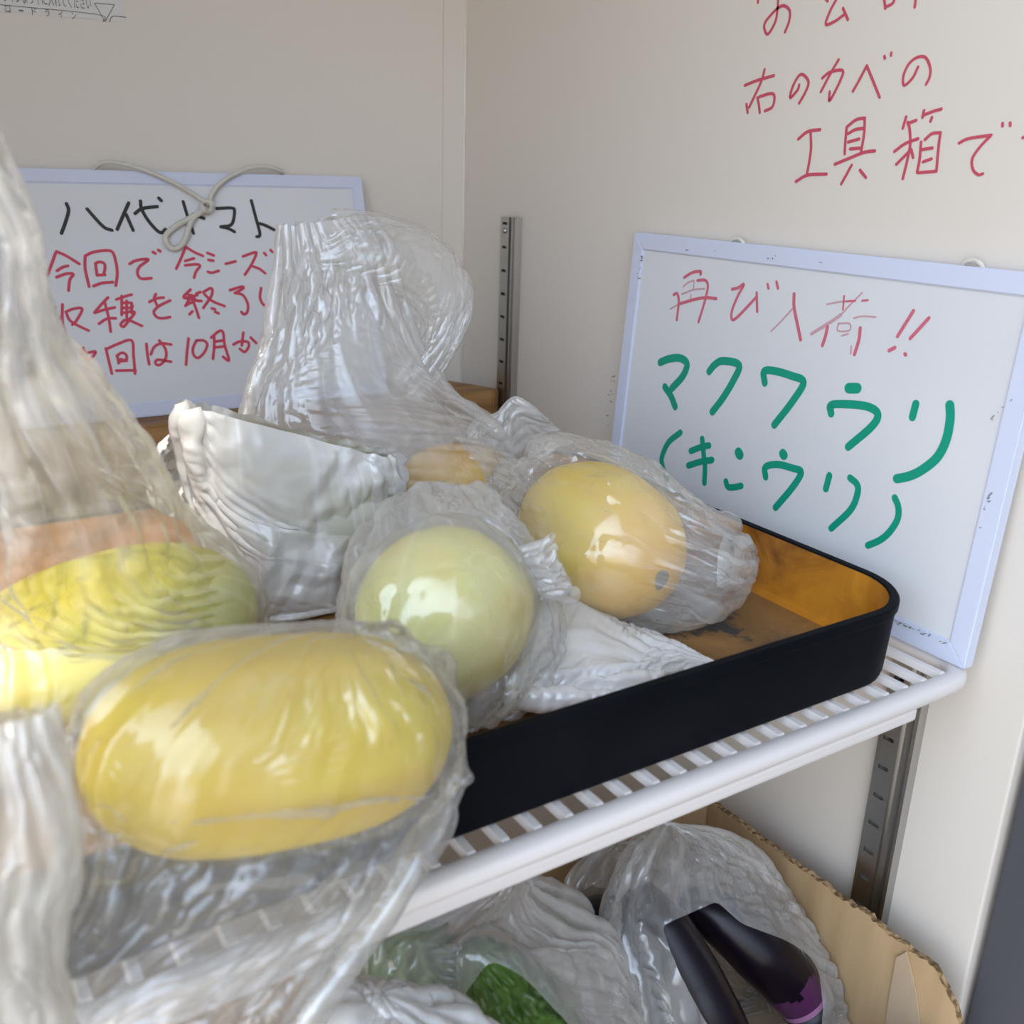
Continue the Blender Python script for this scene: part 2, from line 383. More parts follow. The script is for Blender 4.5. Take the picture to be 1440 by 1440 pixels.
# ------------------------------------------------------------------ whiteboards with handwriting
def stroke_mesh(strokes, o, ex, ey, n, lift, mat, parent, name='lettering'):
    """strokes: (pixel points, pixel width) laid on the board plane o + ex, ey; turned into flat ink ribbons"""
    V, F = [], []; cnt = 0
    for pts, w in strokes:
        Q = [on_plane(p[0], p[1], o, n) for p in pts]
        P = [np.array([np.dot(q-o, ex), np.dot(q-o, ey)]) for q in Q]
        P = catmull(P, 6) if len(P) > 2 else catmull(P, 3)
        dep = np.dot(Q[0]-CAM, _f); hw = w*dep/FPX/2
        L, Rr = [], []
        for i, p in enumerate(P):
            t = P[min(i+1, len(P)-1)]-P[max(i-1, 0)]; t = t/(np.linalg.norm(t)+1e-12); nn = np.array([-t[1], t[0]])
            L.append(p+nn*hw); Rr.append(p-nn*hw)
        t0 = P[1]-P[0]; t0 = t0/(np.linalg.norm(t0)+1e-12); t1 = P[-1]-P[-2]; t1 = t1/(np.linalg.norm(t1)+1e-12)
        lf = lift+0.00001*(cnt % 7); cnt += 1
        def put(q): V.append(o+ex*q[0]+ey*q[1]+n*lf); return len(V)-1
        li = [put(q) for q in L]; ri = [put(q) for q in Rr]
        for i in range(len(P)-1): F.append((li[i], ri[i], ri[i+1], li[i+1]))
        for c, t, a, b in ((P[0], -t0, ri[0], li[0]), (P[-1], t1, li[-1], ri[-1])):
            nn = np.array([-t[1], t[0]]); arc = []
            for k in range(1, 6):
                g = math.pi*k/6
                arc.append(put(c+nn*hw*math.cos(g)+t*hw*math.sin(g)))
            F.append(tuple([a]+arc+[b]) if True else ())
    return link(name, V, F, mat, parent, smooth=False)
def Z(ox, oy, s, w, *strokes):
    return [([(ox+s*a, oy+s*b) for a, b in st], w) for st in strokes]

def whiteboard(name, c_bl, c_br, c_tl, thick, fw, label, bottom_w):
    """c_*: corners of the front face; returns (root, plane origin, ex, ey, normal)"""
    o = np.array(c_bl); ex = np.array(c_br)-o; W = np.linalg.norm(ex); ex /= W
    ey = np.array(c_tl)-o; ey -= ex*np.dot(ey, ex); H = np.linalg.norm(ey); ey /= H
    n = np.cross(ex, ey)
    root = empty(name, o); tag(root, label, 'whiteboard', 'handwritten whiteboards leaning in the cabinet')
    def solid(pts2, z0, z1, bev=0.0):
        bm = bmesh.new(); k = len(pts2)
        lo = [bm.verts.new(o+ex*a+ey*b+n*z0) for a, b in pts2]; hi = [bm.verts.new(o+ex*a+ey*b+n*z1) for a, b in pts2]
        bm.faces.new(lo[::-1]); bm.faces.new(hi)
        for i in range(k): bm.faces.new((lo[i], lo[(i+1) % k], hi[(i+1) % k], hi[i]))
        if bev: bmesh.ops.bevel(bm, geom=bm.edges[:], offset=bev, segments=2, affect='EDGES')
        return bm
    link_bm('writing_surface', solid([(fw*0.5, fw*0.5), (W-fw*0.5, fw*0.5), (W-fw*0.5, H-fw*0.5), (fw*0.5, H-fw*0.5)], -thick*0.8, -0.0014), M['board'], root)
    for q in ([(0, 0), (W, 0), (W-fw, bottom_w), (fw, bottom_w)], [(W, 0), (W, H), (W-fw, H-fw), (W-fw, bottom_w)],
              [(W, H), (0, H), (fw, H-fw), (W-fw, H-fw)], [(0, H), (0, 0), (fw, bottom_w), (fw, H-fw)]):
        link_bm('frame_side', solid(q, -thick, 0.0, 0.0008), M['frame'], root)
    for q in ((0, 0), (W, 0), (W, H), (0, H)): pass
    return root, o-n*0.0014, ex, ey, n, W, H

# --- left board: black title, red message
zb = 0.0572
bl_o = at_y(150, 587, 0.800); bl_o = np.array([0.080, 0.800, zb])
tl_z = 0.2425
LBr = whiteboard('whiteboard', (0.082, 0.800, zb), (0.3835, 0.800, zb), (0.082, 0.850, tl_z), 0.009, 0.0105, 'whiteboard with a black title and red writing leaning on the back wall', 0.0115)
root, o, ex, ey, n, W, H = LBr
s = 200/1440
A1 = (60, 260, s); A2 = (220, 260, s); A3 = (60, 390, s); A4 = (240, 390, s)
blk = Z(*A1, 4.9, [(240,190),(262,260),(230,380),(190,490)], [(450,245),(560,370),(630,435),(700,460)],
    [(870,185),(810,320),(755,450)], [(845,300),(880,380),(915,460)], [(935,290),(1010,240),(1160,220)],
    [(990,165),(1000,240),(1060,350),(1150,455),(1205,485),(1240,450)], [(1175,135),(1200,160)])
blk += Z(*A2, 4.6, [(270,170),(315,320),(375,490)], [(370,300),(480,340)], [(610,240),(760,235),(790,270),(760,400),(650,425)], [(650,425),(720,440),(790,475)],
    [(960,160),(1010,350),(1045,480),(1040,520),(1015,525)], [(1020,385),(1100,410),(1190,455)])
stroke_mesh(blk, o, ex, ey, n, 0.0002, M['black'], root)
red = Z(*A1, 4.2, [(130,690),(95,790),(45,920)], [(140,675),(240,720),(370,800)], [(145,870),(200,835),(255,820)], [(140,935),(240,900),(310,905),(275,960),(262,1070)],
    [(430,720),(430,850),(470,1030)], [(430,720),(520,680),(690,670),(740,780),(755,900),(740,1020)], [(515,1025),(600,995),(710,985)],
    [(535,800),(550,915)], [(535,795),(580,780),(630,810),(620,910)], [(550,915),(630,910)],
    [(880,800),(950,765),(1070,755),(980,830),(960,900),(1000,950),(1100,945)], [(1115,680),(1140,695)], [(1170,660),(1190,672)])
red += Z(*A2, 3.9, [(290,640),(250,740),(200,850)], [(300,630),(380,680),(470,720)], [(290,770),(380,745)], [(290,815),(400,805),(440,820),(400,880),(380,940)],
    [(515,690),(580,715)], [(525,760),(575,768)], [(520,880),(560,890),(630,870)], [(700,800),(800,775)],
    [(875,725),(990,685),(1010,700),(960,810),(895,910)], [(960,820),(1040,850),(1100,895)], [(1090,690),(1110,712)], [(1155,660),(1172,680)], [(1220,820),(1290,818)])
red += Z(*A3, 4.0, [(120,300),(100,380),(120,470),(190,400)], [(200,275),(200,450),(235,610)], [(235,350),(310,320),(400,320),(340,440),(300,480)], [(240,360),(270,430),(340,480),(465,540)],
    [(660,205),(590,280),(525,355)], [(525,360),(620,330),(730,305)], [(630,260),(670,420),(688,550)], [(570,470),(650,420),(740,415)], [(745,225),(830,195),(900,175)],
    [(800,190),(800,380)], [(800,260),(890,260),(910,300)], [(800,310),(900,310)], [(810,360),(930,350),(880,430)], [(900,260),(900,360)], [(850,240),(850,400)],
    [(880,420),(820,440),(790,480),(820,500),(870,440)], [(890,440),(1005,492)],
    [(1080,250),(1150,215),(1225,205)], [(1145,170),(1130,215),(1160,290)], [(1290,235),(1180,290),(1125,350),(1160,405),(1220,415),(1290,402)],
    [(300,795),(322,825)], [(375,910),(378,950)], [(410,715),(395,780)], [(395,785),(530,750),(500,810),(455,830)], [(440,820),(445,900),(405,1020)], [(450,900),(520,980),(570,1010),(615,1008)], [(420,740),(440,790)],
    [(640,720),(670,850),(700,975)], [(640,730),(760,675),(900,640),(920,800),(935,975)], [(745,945),(940,942)], [(755,790),(770,870)], [(750,795),(800,765),(845,785),(845,840),(780,850)], [(790,830),(850,845)],
    [(1050,675),(1060,780),(1078,880)], [(1095,780),(1130,705),(1200,670),(1300,680)], [(1180,640),(1240,720),(1250,800),(1220,860),(1170,890),(1140,865),(1170,835),(1300,855)])
red += Z(*A4, 4.0, [(200,125),(130,200),(200,220)], [(210,180),(150,290)], [(140,210),(270,180)], [(170,170),(240,210)], [(150,285),(260,230)], [(220,220),(260,330),(285,410)], [(190,375),(220,345)], [(260,165),(300,150)],
    [(330,150),(410,110),(415,180),(330,310)], [(340,170),(420,240),(545,292)], [(270,240),(310,240)], [(415,315),(450,325)], [(450,350),(485,365)],
    [(600,130),(720,95),(730,115),(650,160)], [(650,160),(730,180),(780,270),(775,350),(740,375),(715,350)], [(915,110),(905,210),(950,285),(1025,268)],
    [(1085,55),(1060,110),(1130,80)], [(1050,180),(1090,175)], [(1090,60),(1125,80),(1090,130)],
    [(180,620),(165,760),(155,885)], [(260,640),(225,720),(235,790),(280,815),(340,760),(370,680),(330,640),(260,640)],
    [(440,600),(440,700),(428,825)], [(410,610),(490,545),(530,560),(545,680),(590,840),(530,805)], [(450,650),(530,640)], [(450,710),(540,700)],
    [(635,680),(700,650),(780,655),(790,700),(750,755),(700,725)], [(735,560),(720,690)], [(810,610),(865,665)], [(950,515),(948,525)], [(935,570),(915,610)])
stroke_mesh(red, o, ex, ey, n, 0.0002, M['red'], root)
# hanging cord with a knot and a loop
def bp(px, py, d): return on_plane(px, py, o, n)+n*d
cs = [bp(132,238,-0.004), bp(140,231,0.001), bp(158,230,0.004), bp(200,241,0.005), bp(240,258,0.005), bp(265,272,0.005), bp(287,287,0.005)]
cord = []
V, F = tube(catmull(cs, 8), 0.0017, 8); c0 = link('hanging_cord', V, F, M['cord'], root)
cs = [bp(400,243,-0.004), bp(393,240,0.0), bp(370,236,0.004), bp(340,241,0.005), bp(310,258,0.005), bp(296,275,0.005), bp(291,292,0.005)]
V, F = tube(catmull(cs, 8), 0.0019, 8); link('hanging_cord', V, F, M['cord'], root)
cs = [bp(288,297,0.004), bp(268,307,0.003), bp(248,318,0.003), bp(232,333,0.003), bp(236,347,0.003), bp(247,350,0.003), bp(258,340,0.003), bp(264,322,0.003), bp(272,306,0.003), bp(288,296,0.005)]
V, F = tube(catmull(cs, 8), 0.0024, 8); link('cord_loop', V, F, M['cord'], root)
kp = bp(288,293,0.006)
cs = [kp+ex*0.0042*math.cos(t)+ey*0.0042*math.sin(t)+n*0.0022*math.sin(2*t+0.5) for t in np.linspace(0, 4*math.pi, 40)]
V, F = tube(cs, 0.0019, 8); link('cord_knot', V, F, M['cord'], root)

# --- right board: faded red heading, green katakana
bx0, bxt = 0.4725, 0.4852
RB = whiteboard('whiteboard', (bx0, 0.590, 0.0006), (bx0, 0.2685, 0.0006), (bxt, 0.590, 0.2110), 0.0085, 0.0118, 'whiteboard with green writing under a faded red heading leaning on the right wall', 0.0125)
root, o, ex, ey, n, W, H = RB
C1 = (920, 370, s); C2 = (1080, 400, 260/1440); C3 = (900, 480, 240/1440); C4 = (1120, 520, 260/1440); C5 = (910, 590, s); C6 = (1060, 620, 240/1440)
pr = Z(*C1, 4.4, [(305,145),(390,95),(470,85),(470,115)], [(200,320),(235,310),(250,400),(230,575)], [(440,175),(520,175),(545,240),(510,400),(450,595)], [(250,415),(400,370),(520,350),(630,360)],
    [(790,265),(850,250),(910,215),(850,330),(790,480),(790,570),(850,540),(1040,340)], [(1040,300),(1045,490)], [(1150,215),(1160,255)], [(1240,190),(1255,255)])
pr += Z(*C2, 5.4, [(205,75),(205,180),(235,330),(255,430)], [(465,330),(450,400),(425,475)], [(720,340),(710,430),(675,545)], [(1135,205),(1010,405)], [(1255,262),(1110,420)], [(945,515),(990,492)], [(1068,541),(1074,549)])
pr += Z(*C2, 3.0, [(595,90),(585,195)], [(610,132),(680,128)], [(735,127),(780,122)])
stroke_mesh(pr, o, ex, ey, n, 0.0002, M['pale_red'], root)
fr = Z(*C1, 2.6, [(295,240),(340,200),(400,175)], [(280,315),(400,270),(510,260)], [(405,180),(400,260)], [(375,320),(370,390)], [(165,465),(260,410)])
fr += Z(*C2, 2.6, [(190,190),(110,280),(25,365)], [(460,155),(560,135),(610,132)], [(670,262),(740,248),(840,255)], [(650,480),(645,540)], [(550,305),(545,360),(635,358),(635,305),(550,305)], [(575,400),(625,385)], [(735,65),(640,160),(570,235)])
fr += Z(*C2, 5.0, [(570,235),(500,285),(340,385)])
stroke_mesh(fr, o, ex, ey, n, 0.00015, M['faint_red'], root)
gr = Z(*C3, 11.0, [(172,178),(250,147),(340,142),(398,190),(365,290),(272,395)], [(212,385),(262,460),(298,550)], [(585,255),(630,200),(700,165),(838,200),(790,330),(700,480),(612,595)],
    [(1055,350),(1048,255),(1130,248),(1280,290),(1382,345),(1290,505),(1135,705)])
gr += Z(*C5, 9.2, [(340,130),(220,230),(155,370),(155,450),(205,610)], [(445,318),(550,278),(630,262)], [(420,465),(540,428),(660,408)], [(560,195),(575,350),(588,480),(582,640)], [(800,625),(820,680),(880,685),(955,670)])
gr += Z(*C5, 15.0, [(928,335),(940,355)])
gr += Z(*C4, 11.5, [(272,340),(272,275),(400,268),(560,288),(635,345),(590,440),(405,600)], [(932,265),(905,370)])
gr += Z(*C4, 15.0, [(410,143),(475,143)])
gr += Z(*C4, 14.0, [(1197,275),(1200,380),(1170,540),(1100,680),(980,780),(880,828),(785,848)])
gr += Z(*C6, 10.2, [(102,305),(100,222),(200,198),(330,230),(402,265),(330,390),(185,562)], [(640,292),(610,405)], [(815,312),(872,365),(878,440),(820,580),(655,738)], [(1192,480),(1222,560),(1215,660),(1150,765),(1070,835),(965,882)])
gr += Z(*C6, 14.0, [(248,108),(256,120)])
stroke_mesh(gr, o, ex, ey, n, 0.00025, M['green'], root)
# scuffs along the frame
sk = []
rnd = random.Random(5)
for (ax, ay, bx_, by_, cnt) in ((1240,862,1330,905,26), (905,350,898,395,7), (868,520,855,600,10), (1395,590,1425,560,6), (1378,740,1398,690,9), (925,348,1200,372,6)):
    for k in range(cnt):
        t = rnd.random(); x_, y_ = ax+(bx_-ax)*t+rnd.uniform(-2.5, 2.5), ay+(by_-ay)*t+rnd.uniform(-2.5, 2.5)
        sk.append(([(x_, y_), (x_+rnd.uniform(-4, 4), y_+rnd.uniform(-2, 2))], rnd.uniform(0.7, 1.7)))
stroke_mesh(sk, o, ex, ey, n, 0.0019, M['ink'], root, 'scuff_marks')
for (px, py) in ((1032, 342), (1362, 374)):
    c = on_plane(px, py, o, n)-n*0.003
    V, F = tube(catmull([c-ex*0.0065-ey*0.004-n*0.003, c-ex*0.005+ey*0.0015, c+ey*0.003, c+ex*0.005+ey*0.0012, c+ex*0.0065-ey*0.004-n*0.003], 6), 0.0013, 8)
    link('cord_loop', V, F, M['cord'], root)

# --- writing straight on the right wall
n_w = np.array([-1.0, 0, 0]); o_w = np.array([XW, 0.862, 0.0]); exw = np.array([0, -1.0, 0]); eyw = np.array([0, 0, 1.0])
B1 = (1040, 0, s); B2 = (1200, 0, 240/1440); B3 = (1100, 140, s); B4 = (1240, 120, s); B0 = (960, 0, 1/3)
ww = Z(*B1, 4.3, [(190,-30),(188,25)], [(395,-60),(385,110),(360,230),(290,345),(255,300),(260,230),(330,140),(400,75),(460,60),(510,110),(505,210),(462,325)],
    [(150,-70),(560,-110)], [(700,-150),(740,-60)], [(870,-20),(895,10)], [(985,-10),(920,110),(875,245),(960,220),(1060,150)], [(1050,85),(1100,200)],
    [(55,865),(180,815),(350,765)], [(255,705),(220,830),(100,1085)], [(605,860),(590,910),(515,990),(540,880),(600,770),(650,760),(700,830),(670,930),(605,1045)],
    [(840,790),(920,730),(1045,715),(1020,820),(915,1020),(915,930)], [(1005,605),(920,750),(825,930)], [(1150,925),(1220,800),(1290,665)], [(1290,665),(1350,810),(1420,985)])
ww += Z(*B0, 4.3, [(270,440),(275,475)], [(316,412),(322,440),(326,475)], [(325,408),(370,395),(388,405),(380,450),(348,468)])
ww += Z(*B2, 4.3, [(255,-60),(272,70)], [(275,60),(340,20),(350,-60)], [(535,-60),(520,60)], [(264,475),(269,492)], [(322,447),(320,468)], [(548,565),(500,660),(430,720),(425,640),(470,540),(540,485),(610,485),(650,570),(645,650),(615,712)])
ww += Z(*B3, 4.5, [(165,400),(260,325),(385,305)], [(290,330),(292,520),(250,770)], [(140,830),(260,765),(450,755)], [(655,280),(640,450),(635,550)], [(660,275),(750,205),(838,187)], [(838,187),(830,350),(800,530)],
    [(670,345),(740,305),(830,290)], [(670,430),(780,400)], [(690,500),(810,490)], [(535,655),(680,595),(830,535),(940,520)], [(705,665),(600,855)], [(790,715),(850,790)])
ww += Z(*B4, 4.5, [(248,320),(215,435)], [(270,385),(350,355)], [(265,375),(285,450),(290,600),(260,760),(215,945)], [(130,670),(240,590),(370,540)], [(150,800),(280,670)], [(300,650),(320,730)], [(430,255),(415,325)],
    [(430,300),(520,265),(605,240)], [(510,325),(495,365)], [(400,575),(385,750),(360,880)], [(440,550),(510,490),(597,480)], [(597,480),(580,600),(555,870)], [(555,870),(370,885)], [(410,650),(515,635)], [(420,775),(505,745)],
    [(785,585),(880,540),(1110,505)], [(1110,505),(1000,620),(920,740),(925,850),(980,905),(1025,895)], [(1225,385),(1226,412)], [(1302,380),(1303,408)], [(1430,530),(1560,505),(1700,495)])
stroke_mesh(ww, o_w, exw, eyw, n_w, 0.0002, M['wall_red'], wall_right, 'red_handwriting')

# --- printed load-line sticker on the back wall
sticker = empty('load_line_sticker', (0.15, YB-0.0002, 0.36)); tag(sticker, 'printed load line sticker with a small triangle high on the back wall', 'sticker')
n_b = np.array([0, -1.0, 0]); o_b = np.array([0.0, YB, 0.0]); exb = np.array([1.0, 0, 0])
cl = plain('clear_sticker', (0.655, 0.64, 0.605), 0.3)
q = [at_y(a, b, YB-0.0003) for a, b in ((-150, -62), (174, -30), (176, 31), (-150, 2))]
link('film', q, [(3, 2, 1, 0)], cl, sticker, False)
ln = Z(0, 0, 1/6, 1.0, [(-600,-25),(0,40),(815,122),(870,185)], [(925,185),(950,138),(1060,146)], [(795,28),(965,40)], [(965,40),(885,182)], [(885,182),(795,28)])
stroke_mesh(ln, o_b, exb, eyw, n_b, 0.0005, M['ink'], sticker, 'printed_line')
def print_text(txt, p_left, p_right, height_m, name, parent, squash=1.0):
    cu = bpy.data.curves.new('t', 'FONT'); cu.body = txt; cu.size = 1.0; cu.resolution_u = 2
    ob = bpy.data.objects.new('t', cu); COL.objects.link(ob)
    dg = bpy.context.evaluated_depsgraph_get(); me = bpy.data.meshes.new_from_object(ob.evaluated_get(dg))
    bpy.data.objects.remove(ob)
    co = np.array([v.co[:] for v in me.vertices])
    if len(co) == 0: return
    a, b = np.array(p_left), np.array(p_right); w = co[:, 0].max()-co[:, 0].min(); h = co[:, 1].max()-co[:, 1].min()
    e = (b-a)/np.linalg.norm(b-a); up = np.array([0, 0, 1.0])
    X = (co[:, 0]-co[:, 0].min())/w*np.linalg.norm(b-a); Y = (co[:, 1]-co[:, 1].min())/h*height_m
    pts = a+X[:, None]*e+Y[:, None]*up
    link(name, pts, [tuple(p.vertices) for p in me.polygons], M['ink'], parent, False)
yt = YB-0.0006
print_text('ロードラインより下に入れてください', at_y(-24, 0, yt), at_y(129, 14, yt), 0.0085, 'printed_text', sticker)
for k, ch in enumerate('ロードライン'):
    x_ = 8+k*18.6; y_ = 17+k*1.9
    hh = 0.0012 if ch == 'ー' else 0.0046
    print_text(ch, at_y(x_, y_-(3 if ch == 'ー' else 0), yt), at_y(x_+(7 if ch == 'ロ' else 6.5), y_+0.6-(3 if ch == 'ー' else 0), yt), hh, 'printed_text', sticker)
#PART2
# ------------------------------------------------------------------ fruit
MELONS = []          # (centre, axis, half length, radius) for the bags to lie on
def fruit_mesh(L, R, seg=56, rings=44, lobes=10, lobe=0.012, p=2.3, taper=0.06, seed=0, bumps=None):
    rnd = np.random.RandomState(seed); V, F = [], []
    for j in range(rings+1):
        a = math.pi*j/rings; x = -math.cos(a); rr = max(0.0, 1-abs(x)**p)**(1/2.0)
        rr *= 1+taper*x
        for k in range(seg):
            q = 2*math.pi*k/seg
            r = R*rr*(1+lobe*math.cos(lobes*q)*(1-x**6)+0.012*math.sin(2*q+seed)+0.01*math.sin(3*x+q*2+seed))
            V.append((x*L, r*math.cos(q), r*math.sin(q)))
    for j in range(rings):
        for k in range(seg):
            F.append((j*seg+k, (j+1)*seg+k, (j+1)*seg+(k+1) % seg, j*seg+(k+1) % seg))
    return V, F
def axis_matrix(a, b):
    c = (a+b)/2; x = (b-a)/np.linalg.norm(b-a); up = np.array([0, 0, 1.0]); y = np.cross(up, x); y /= np.linalg.norm(y); z = np.cross(x, y)
    return Matrix(((x[0], y[0], z[0], c[0]), (x[1], y[1], z[1], c[1]), (x[2], y[2], z[2], c[2]), (0, 0, 0, 1)))
def melon(name, a, b, R, mat, label, cat='melon', scar=False, seed=0, **kw):
    L = np.linalg.norm(b-a)/2
    V, F = fruit_mesh(L, R, seed=seed, **kw)
    o = link(name, V, F, mat); o.matrix_world = axis_matrix(a, b)
    tag(o, label, cat, 'yellow oriental melons in plastic bags')
    if scar:
        V = []; F = []
        for xx_ in (0.9935, 0.9960, 0.9980, 0.9993):
            rr_ = R*math.sqrt(1-xx_**2.3)*(1+0.06*xx_)*1.02+0.0005
            for k in range(18):
                q = 2*math.pi*k/18; w_ = 1+0.10*math.sin(3*q+1)
                V.append((L*xx_+0.0006, rr_*math.cos(q)*w_*0.8, rr_*math.sin(q)*w_))
        V.append((L+0.0004, 0, 0))
        for j in range(3):
            for k in range(18): F.append((j*18+k, j*18+(k+1) % 18, (j+1)*18+(k+1) % 18, (j+1)*18+k))
        F += [(54+k, 54+(k+1) % 18, 72) for k in range(18)]
        sc_ = link('blossom_scar', V, F, M['scar']); sc_.parent = o
    MELONS.append(((a+b)/2, (b-a)/(2*L), L, R, kw.get('p', 2.3)))
    return o
YEL, YDK = (0.86, 0.66, 0.09), (0.80, 0.50, 0.045)
mA = melon_mat('melon_skin', (0.86, 0.66, 0.035), (0.80, 0.54, 0.02))
mB = melon_mat('melon_skin_green_yellow', (0.90, 0.80, 0.07), (0.80, 0.68, 0.05), green=(0.66, 0.66, 0.05))
mC = melon_mat('melon_skin_orange', (0.84, 0.58, 0.10), (0.80, 0.45, 0.06))
mE = melon_mat('melon_skin_pale', (0.86, 0.78, 0.22), (0.78, 0.62, 0.07), green=(0.72, 0.72, 0.20))
mF = melon_mat('melon_skin_ripe', (0.85, 0.62, 0.05), (0.80, 0.52, 0.03), orange_end=(0.84, 0.42, 0.05))
melon('melon', at_y(110, 1079, 0.263), at_y(618, 1010, 0.268), 0.0332, mA, 'long yellow melon in the foremost bag resting on the front rim of the tray', seed=1, taper=0.02, p=2.9)
melon('melon', at_y(-80, 965, 0.40), at_y(350, 835, 0.43), 0.0365, mB, 'greenish yellow melon behind the foremost melon, at the left edge of the photo', seed=2)
melon('melon', at_y(560, 690, 0.555), at_y(722, 690, 0.555), 0.033, mC, 'orange yellow melon at the foot of the tall bag at the back of the tray', seed=3)
melon('melon', at_y(305, 745, 0.53), at_y(558, 705, 0.53), 0.035, mE, 'pale melon hidden in the milky bag with a folded top', seed=4)
melon('melon', at_y(556, 790, 0.404), at_y(694, 943, 0.333), 0.0418, mE, 'pale yellow melon in the knotted bag in the middle of the tray', seed=5)
melon('melon', at_y(764, 704, 0.475), at_y(930, 815, 0.362), 0.0410, mF, 'ripe yellow melon with a grey blossom scar, nearest the right whiteboard', scar=True, seed=6)

# ------------------------------------------------------------------ thin plastic bags
def relax(S, Wmin, iters, slack_v, solids, floor, goal, seed, amp, boxes=(), melons=True, cap=(False, False)):
    """S: rings x around x 3 smooth shape. The film keeps its own (larger) lengths and buckles into folds around it."""
    rs = np.random.RandomState(seed); Mr, N, _ = S.shape
    per = np.linalg.norm(np.roll(S, -1, 1)-S, axis=2).sum(1)
    W = np.maximum(per*1.03, np.minimum(Wmin, per*1.45))
    for _ in range(6): W[1:-1] = (W[:-2]+W[1:-1]*2+W[2:])/4
    W = np.maximum(W, per*1.02)
    ru = (W/N)[:, None]*np.ones((Mr, N))
    # patchy extra film -> crumples
    th = np.arange(N)*2*math.pi/N; vv = np.linspace(0, 1, Mr)
    patch = np.zeros((Mr, N))
    for k in range(14):
        patch += np.cos(rs.randint(1, 9)*th[None, :]+rs.uniform(0, 6.28)+rs.uniform(-14, 14)*vv[:, None])*np.cos(rs.uniform(2, 16)*vv[:, None]+rs.uniform(0, 6.28))
    patch /= 2.6
    ru *= 1+0.035*np.clip(patch, -0.4, 1.6)
    rv = np.linalg.norm(S[1:]-S[:-1], axis=2)*(1+slack_v*np.clip(1+patch[1:], 0.2, 2.4))
    rv = np.maximum(rv, 1e-5)
    # starting folds: waves that run along the bag, drift sideways and come and go in patches
    c = S.mean(1, keepdims=True); nrm = np.cross(np.roll(S, -1, 1)-np.roll(S, 1, 1), np.gradient(S, axis=0)); ln = np.linalg.norm(nrm, axis=2, keepdims=True); nrm = nrm/np.maximum(ln, 1e-9)
    if ((nrm*(S-c)).sum() < 0): nrm = -nrm
    ex = np.clip(W/np.maximum(per, 1e-5)-1, 0, 0.9)
    D = np.zeros((Mr, N)); wt = np.zeros((Mr, N))
    for q in range(9):
        k = int(rs.choice((3, 4, 5, 6, 7, 8, 9, 11, 13)))
        ph = rs.uniform(0, 6.28)+rs.uniform(-7, 7)*vv+np.cumsum(rs.normal(0, 0.12, Mr))
        m_ = np.clip(0.25+np.cos(rs.randint(1, 4)*th[None, :]+rs.uniform(0, 6.28)+rs.uniform(-6, 6)*vv[:, None])*np.cos(rs.uniform(1, 9)*vv[:, None]+rs.uniform(0, 6.28)), 0, 1)
        wv = np.cos(k*th[None, :]+ph[:, None]); wv = np.sign(wv)*np.abs(wv)**0.8
        D += m_*(per/k)[:, None]/math.pi*np.sqrt(ex+0.012)[:, None]*wv; wt += m_
    D /= np.sqrt(wt+0.3)
    D += 0.0012*patch
    lim = 0.30*np.maximum(per/6.28, 0.002)
    D = np.clip(D, -lim[:, None], lim[:, None])*amp
    X = S+nrm*D[..., None]
    def pair(A, B, r, k):
        d = B-A; l = np.sqrt((d*d).sum(-1))+1e-9; q = (k*0.5*(l-r)/l)[..., None]*d
        return q
    rd1 = np.sqrt(ru[:-1]**2+rv**2)
    g = goal
    win = max(3, N//9)
    ker = np.fft.rfftfreq(N, 1/N); lowp = np.exp(-(ker/(N/win))**2)
    for it in range(iters):
        for s0 in (0, 1):          # around
            A = X[:, s0::2]; B = np.roll(X, -1, 1)[:, s0::2]
            q = pair(A, B, ru[:, s0::2], 1.0)
            idx = np.arange(s0, N, 2); X[:, idx] += q; X[:, (idx+1) % N] -= q
        for s0 in (0, 1):          # along
            m = (Mr-s0)//2*2
            if m < 2: continue
            q = pair(X[s0:s0+m:2], X[s0+1:s0+1+m:2], rv[s0:s0+m:2][:m//2], 1.0)
            X[s0:s0+m:2] += q; X[s0+1:s0+1+m:2] -= q
        for sh in (1, -1):         # shear
            B = np.roll(X[1:], -sh, 1); d = B-X[:-1]; l = np.sqrt((d*d).sum(-1))+1e-9
            q = (0.12*(l-rd1)/l)[..., None]*d
            X[:-1] += q; X[1:] -= np.roll(q, sh, 1)
        for st, fr_, kk in ((2, 1.93, 0.16), (4, 3.70, 0.14), (7, 5.9, 0.08)):        # bending, around: short waves cost more
            d = np.roll(X, -st, 1)-X; l = np.sqrt((d*d).sum(-1))+1e-9
            sft = np.minimum(l-fr_*ru, 0)/l; q = (kk*sft)[..., None]*d; X += q; X -= np.roll(q, st, 1)
        if Mr > 4:
            d = X[2:]-X[:-2]; l = np.sqrt((d*d).sum(-1))+1e-9; r2 = rv[1:]+rv[:-1]
            sft = np.minimum(l-0.965*r2, 0)/l; q = (0.14*sft)[..., None]*d; X[:-2] += q; X[2:] -= q
        G = np.fft.irfft(np.fft.rfft(S-X, axis=1)*lowp[None, :, None], N, axis=1)   # pull only the broad shape
        X += g*G
        if it % 2 == 0 or it > iters-12: X = collide(X, solids, floor, boxes, melons)
    return X
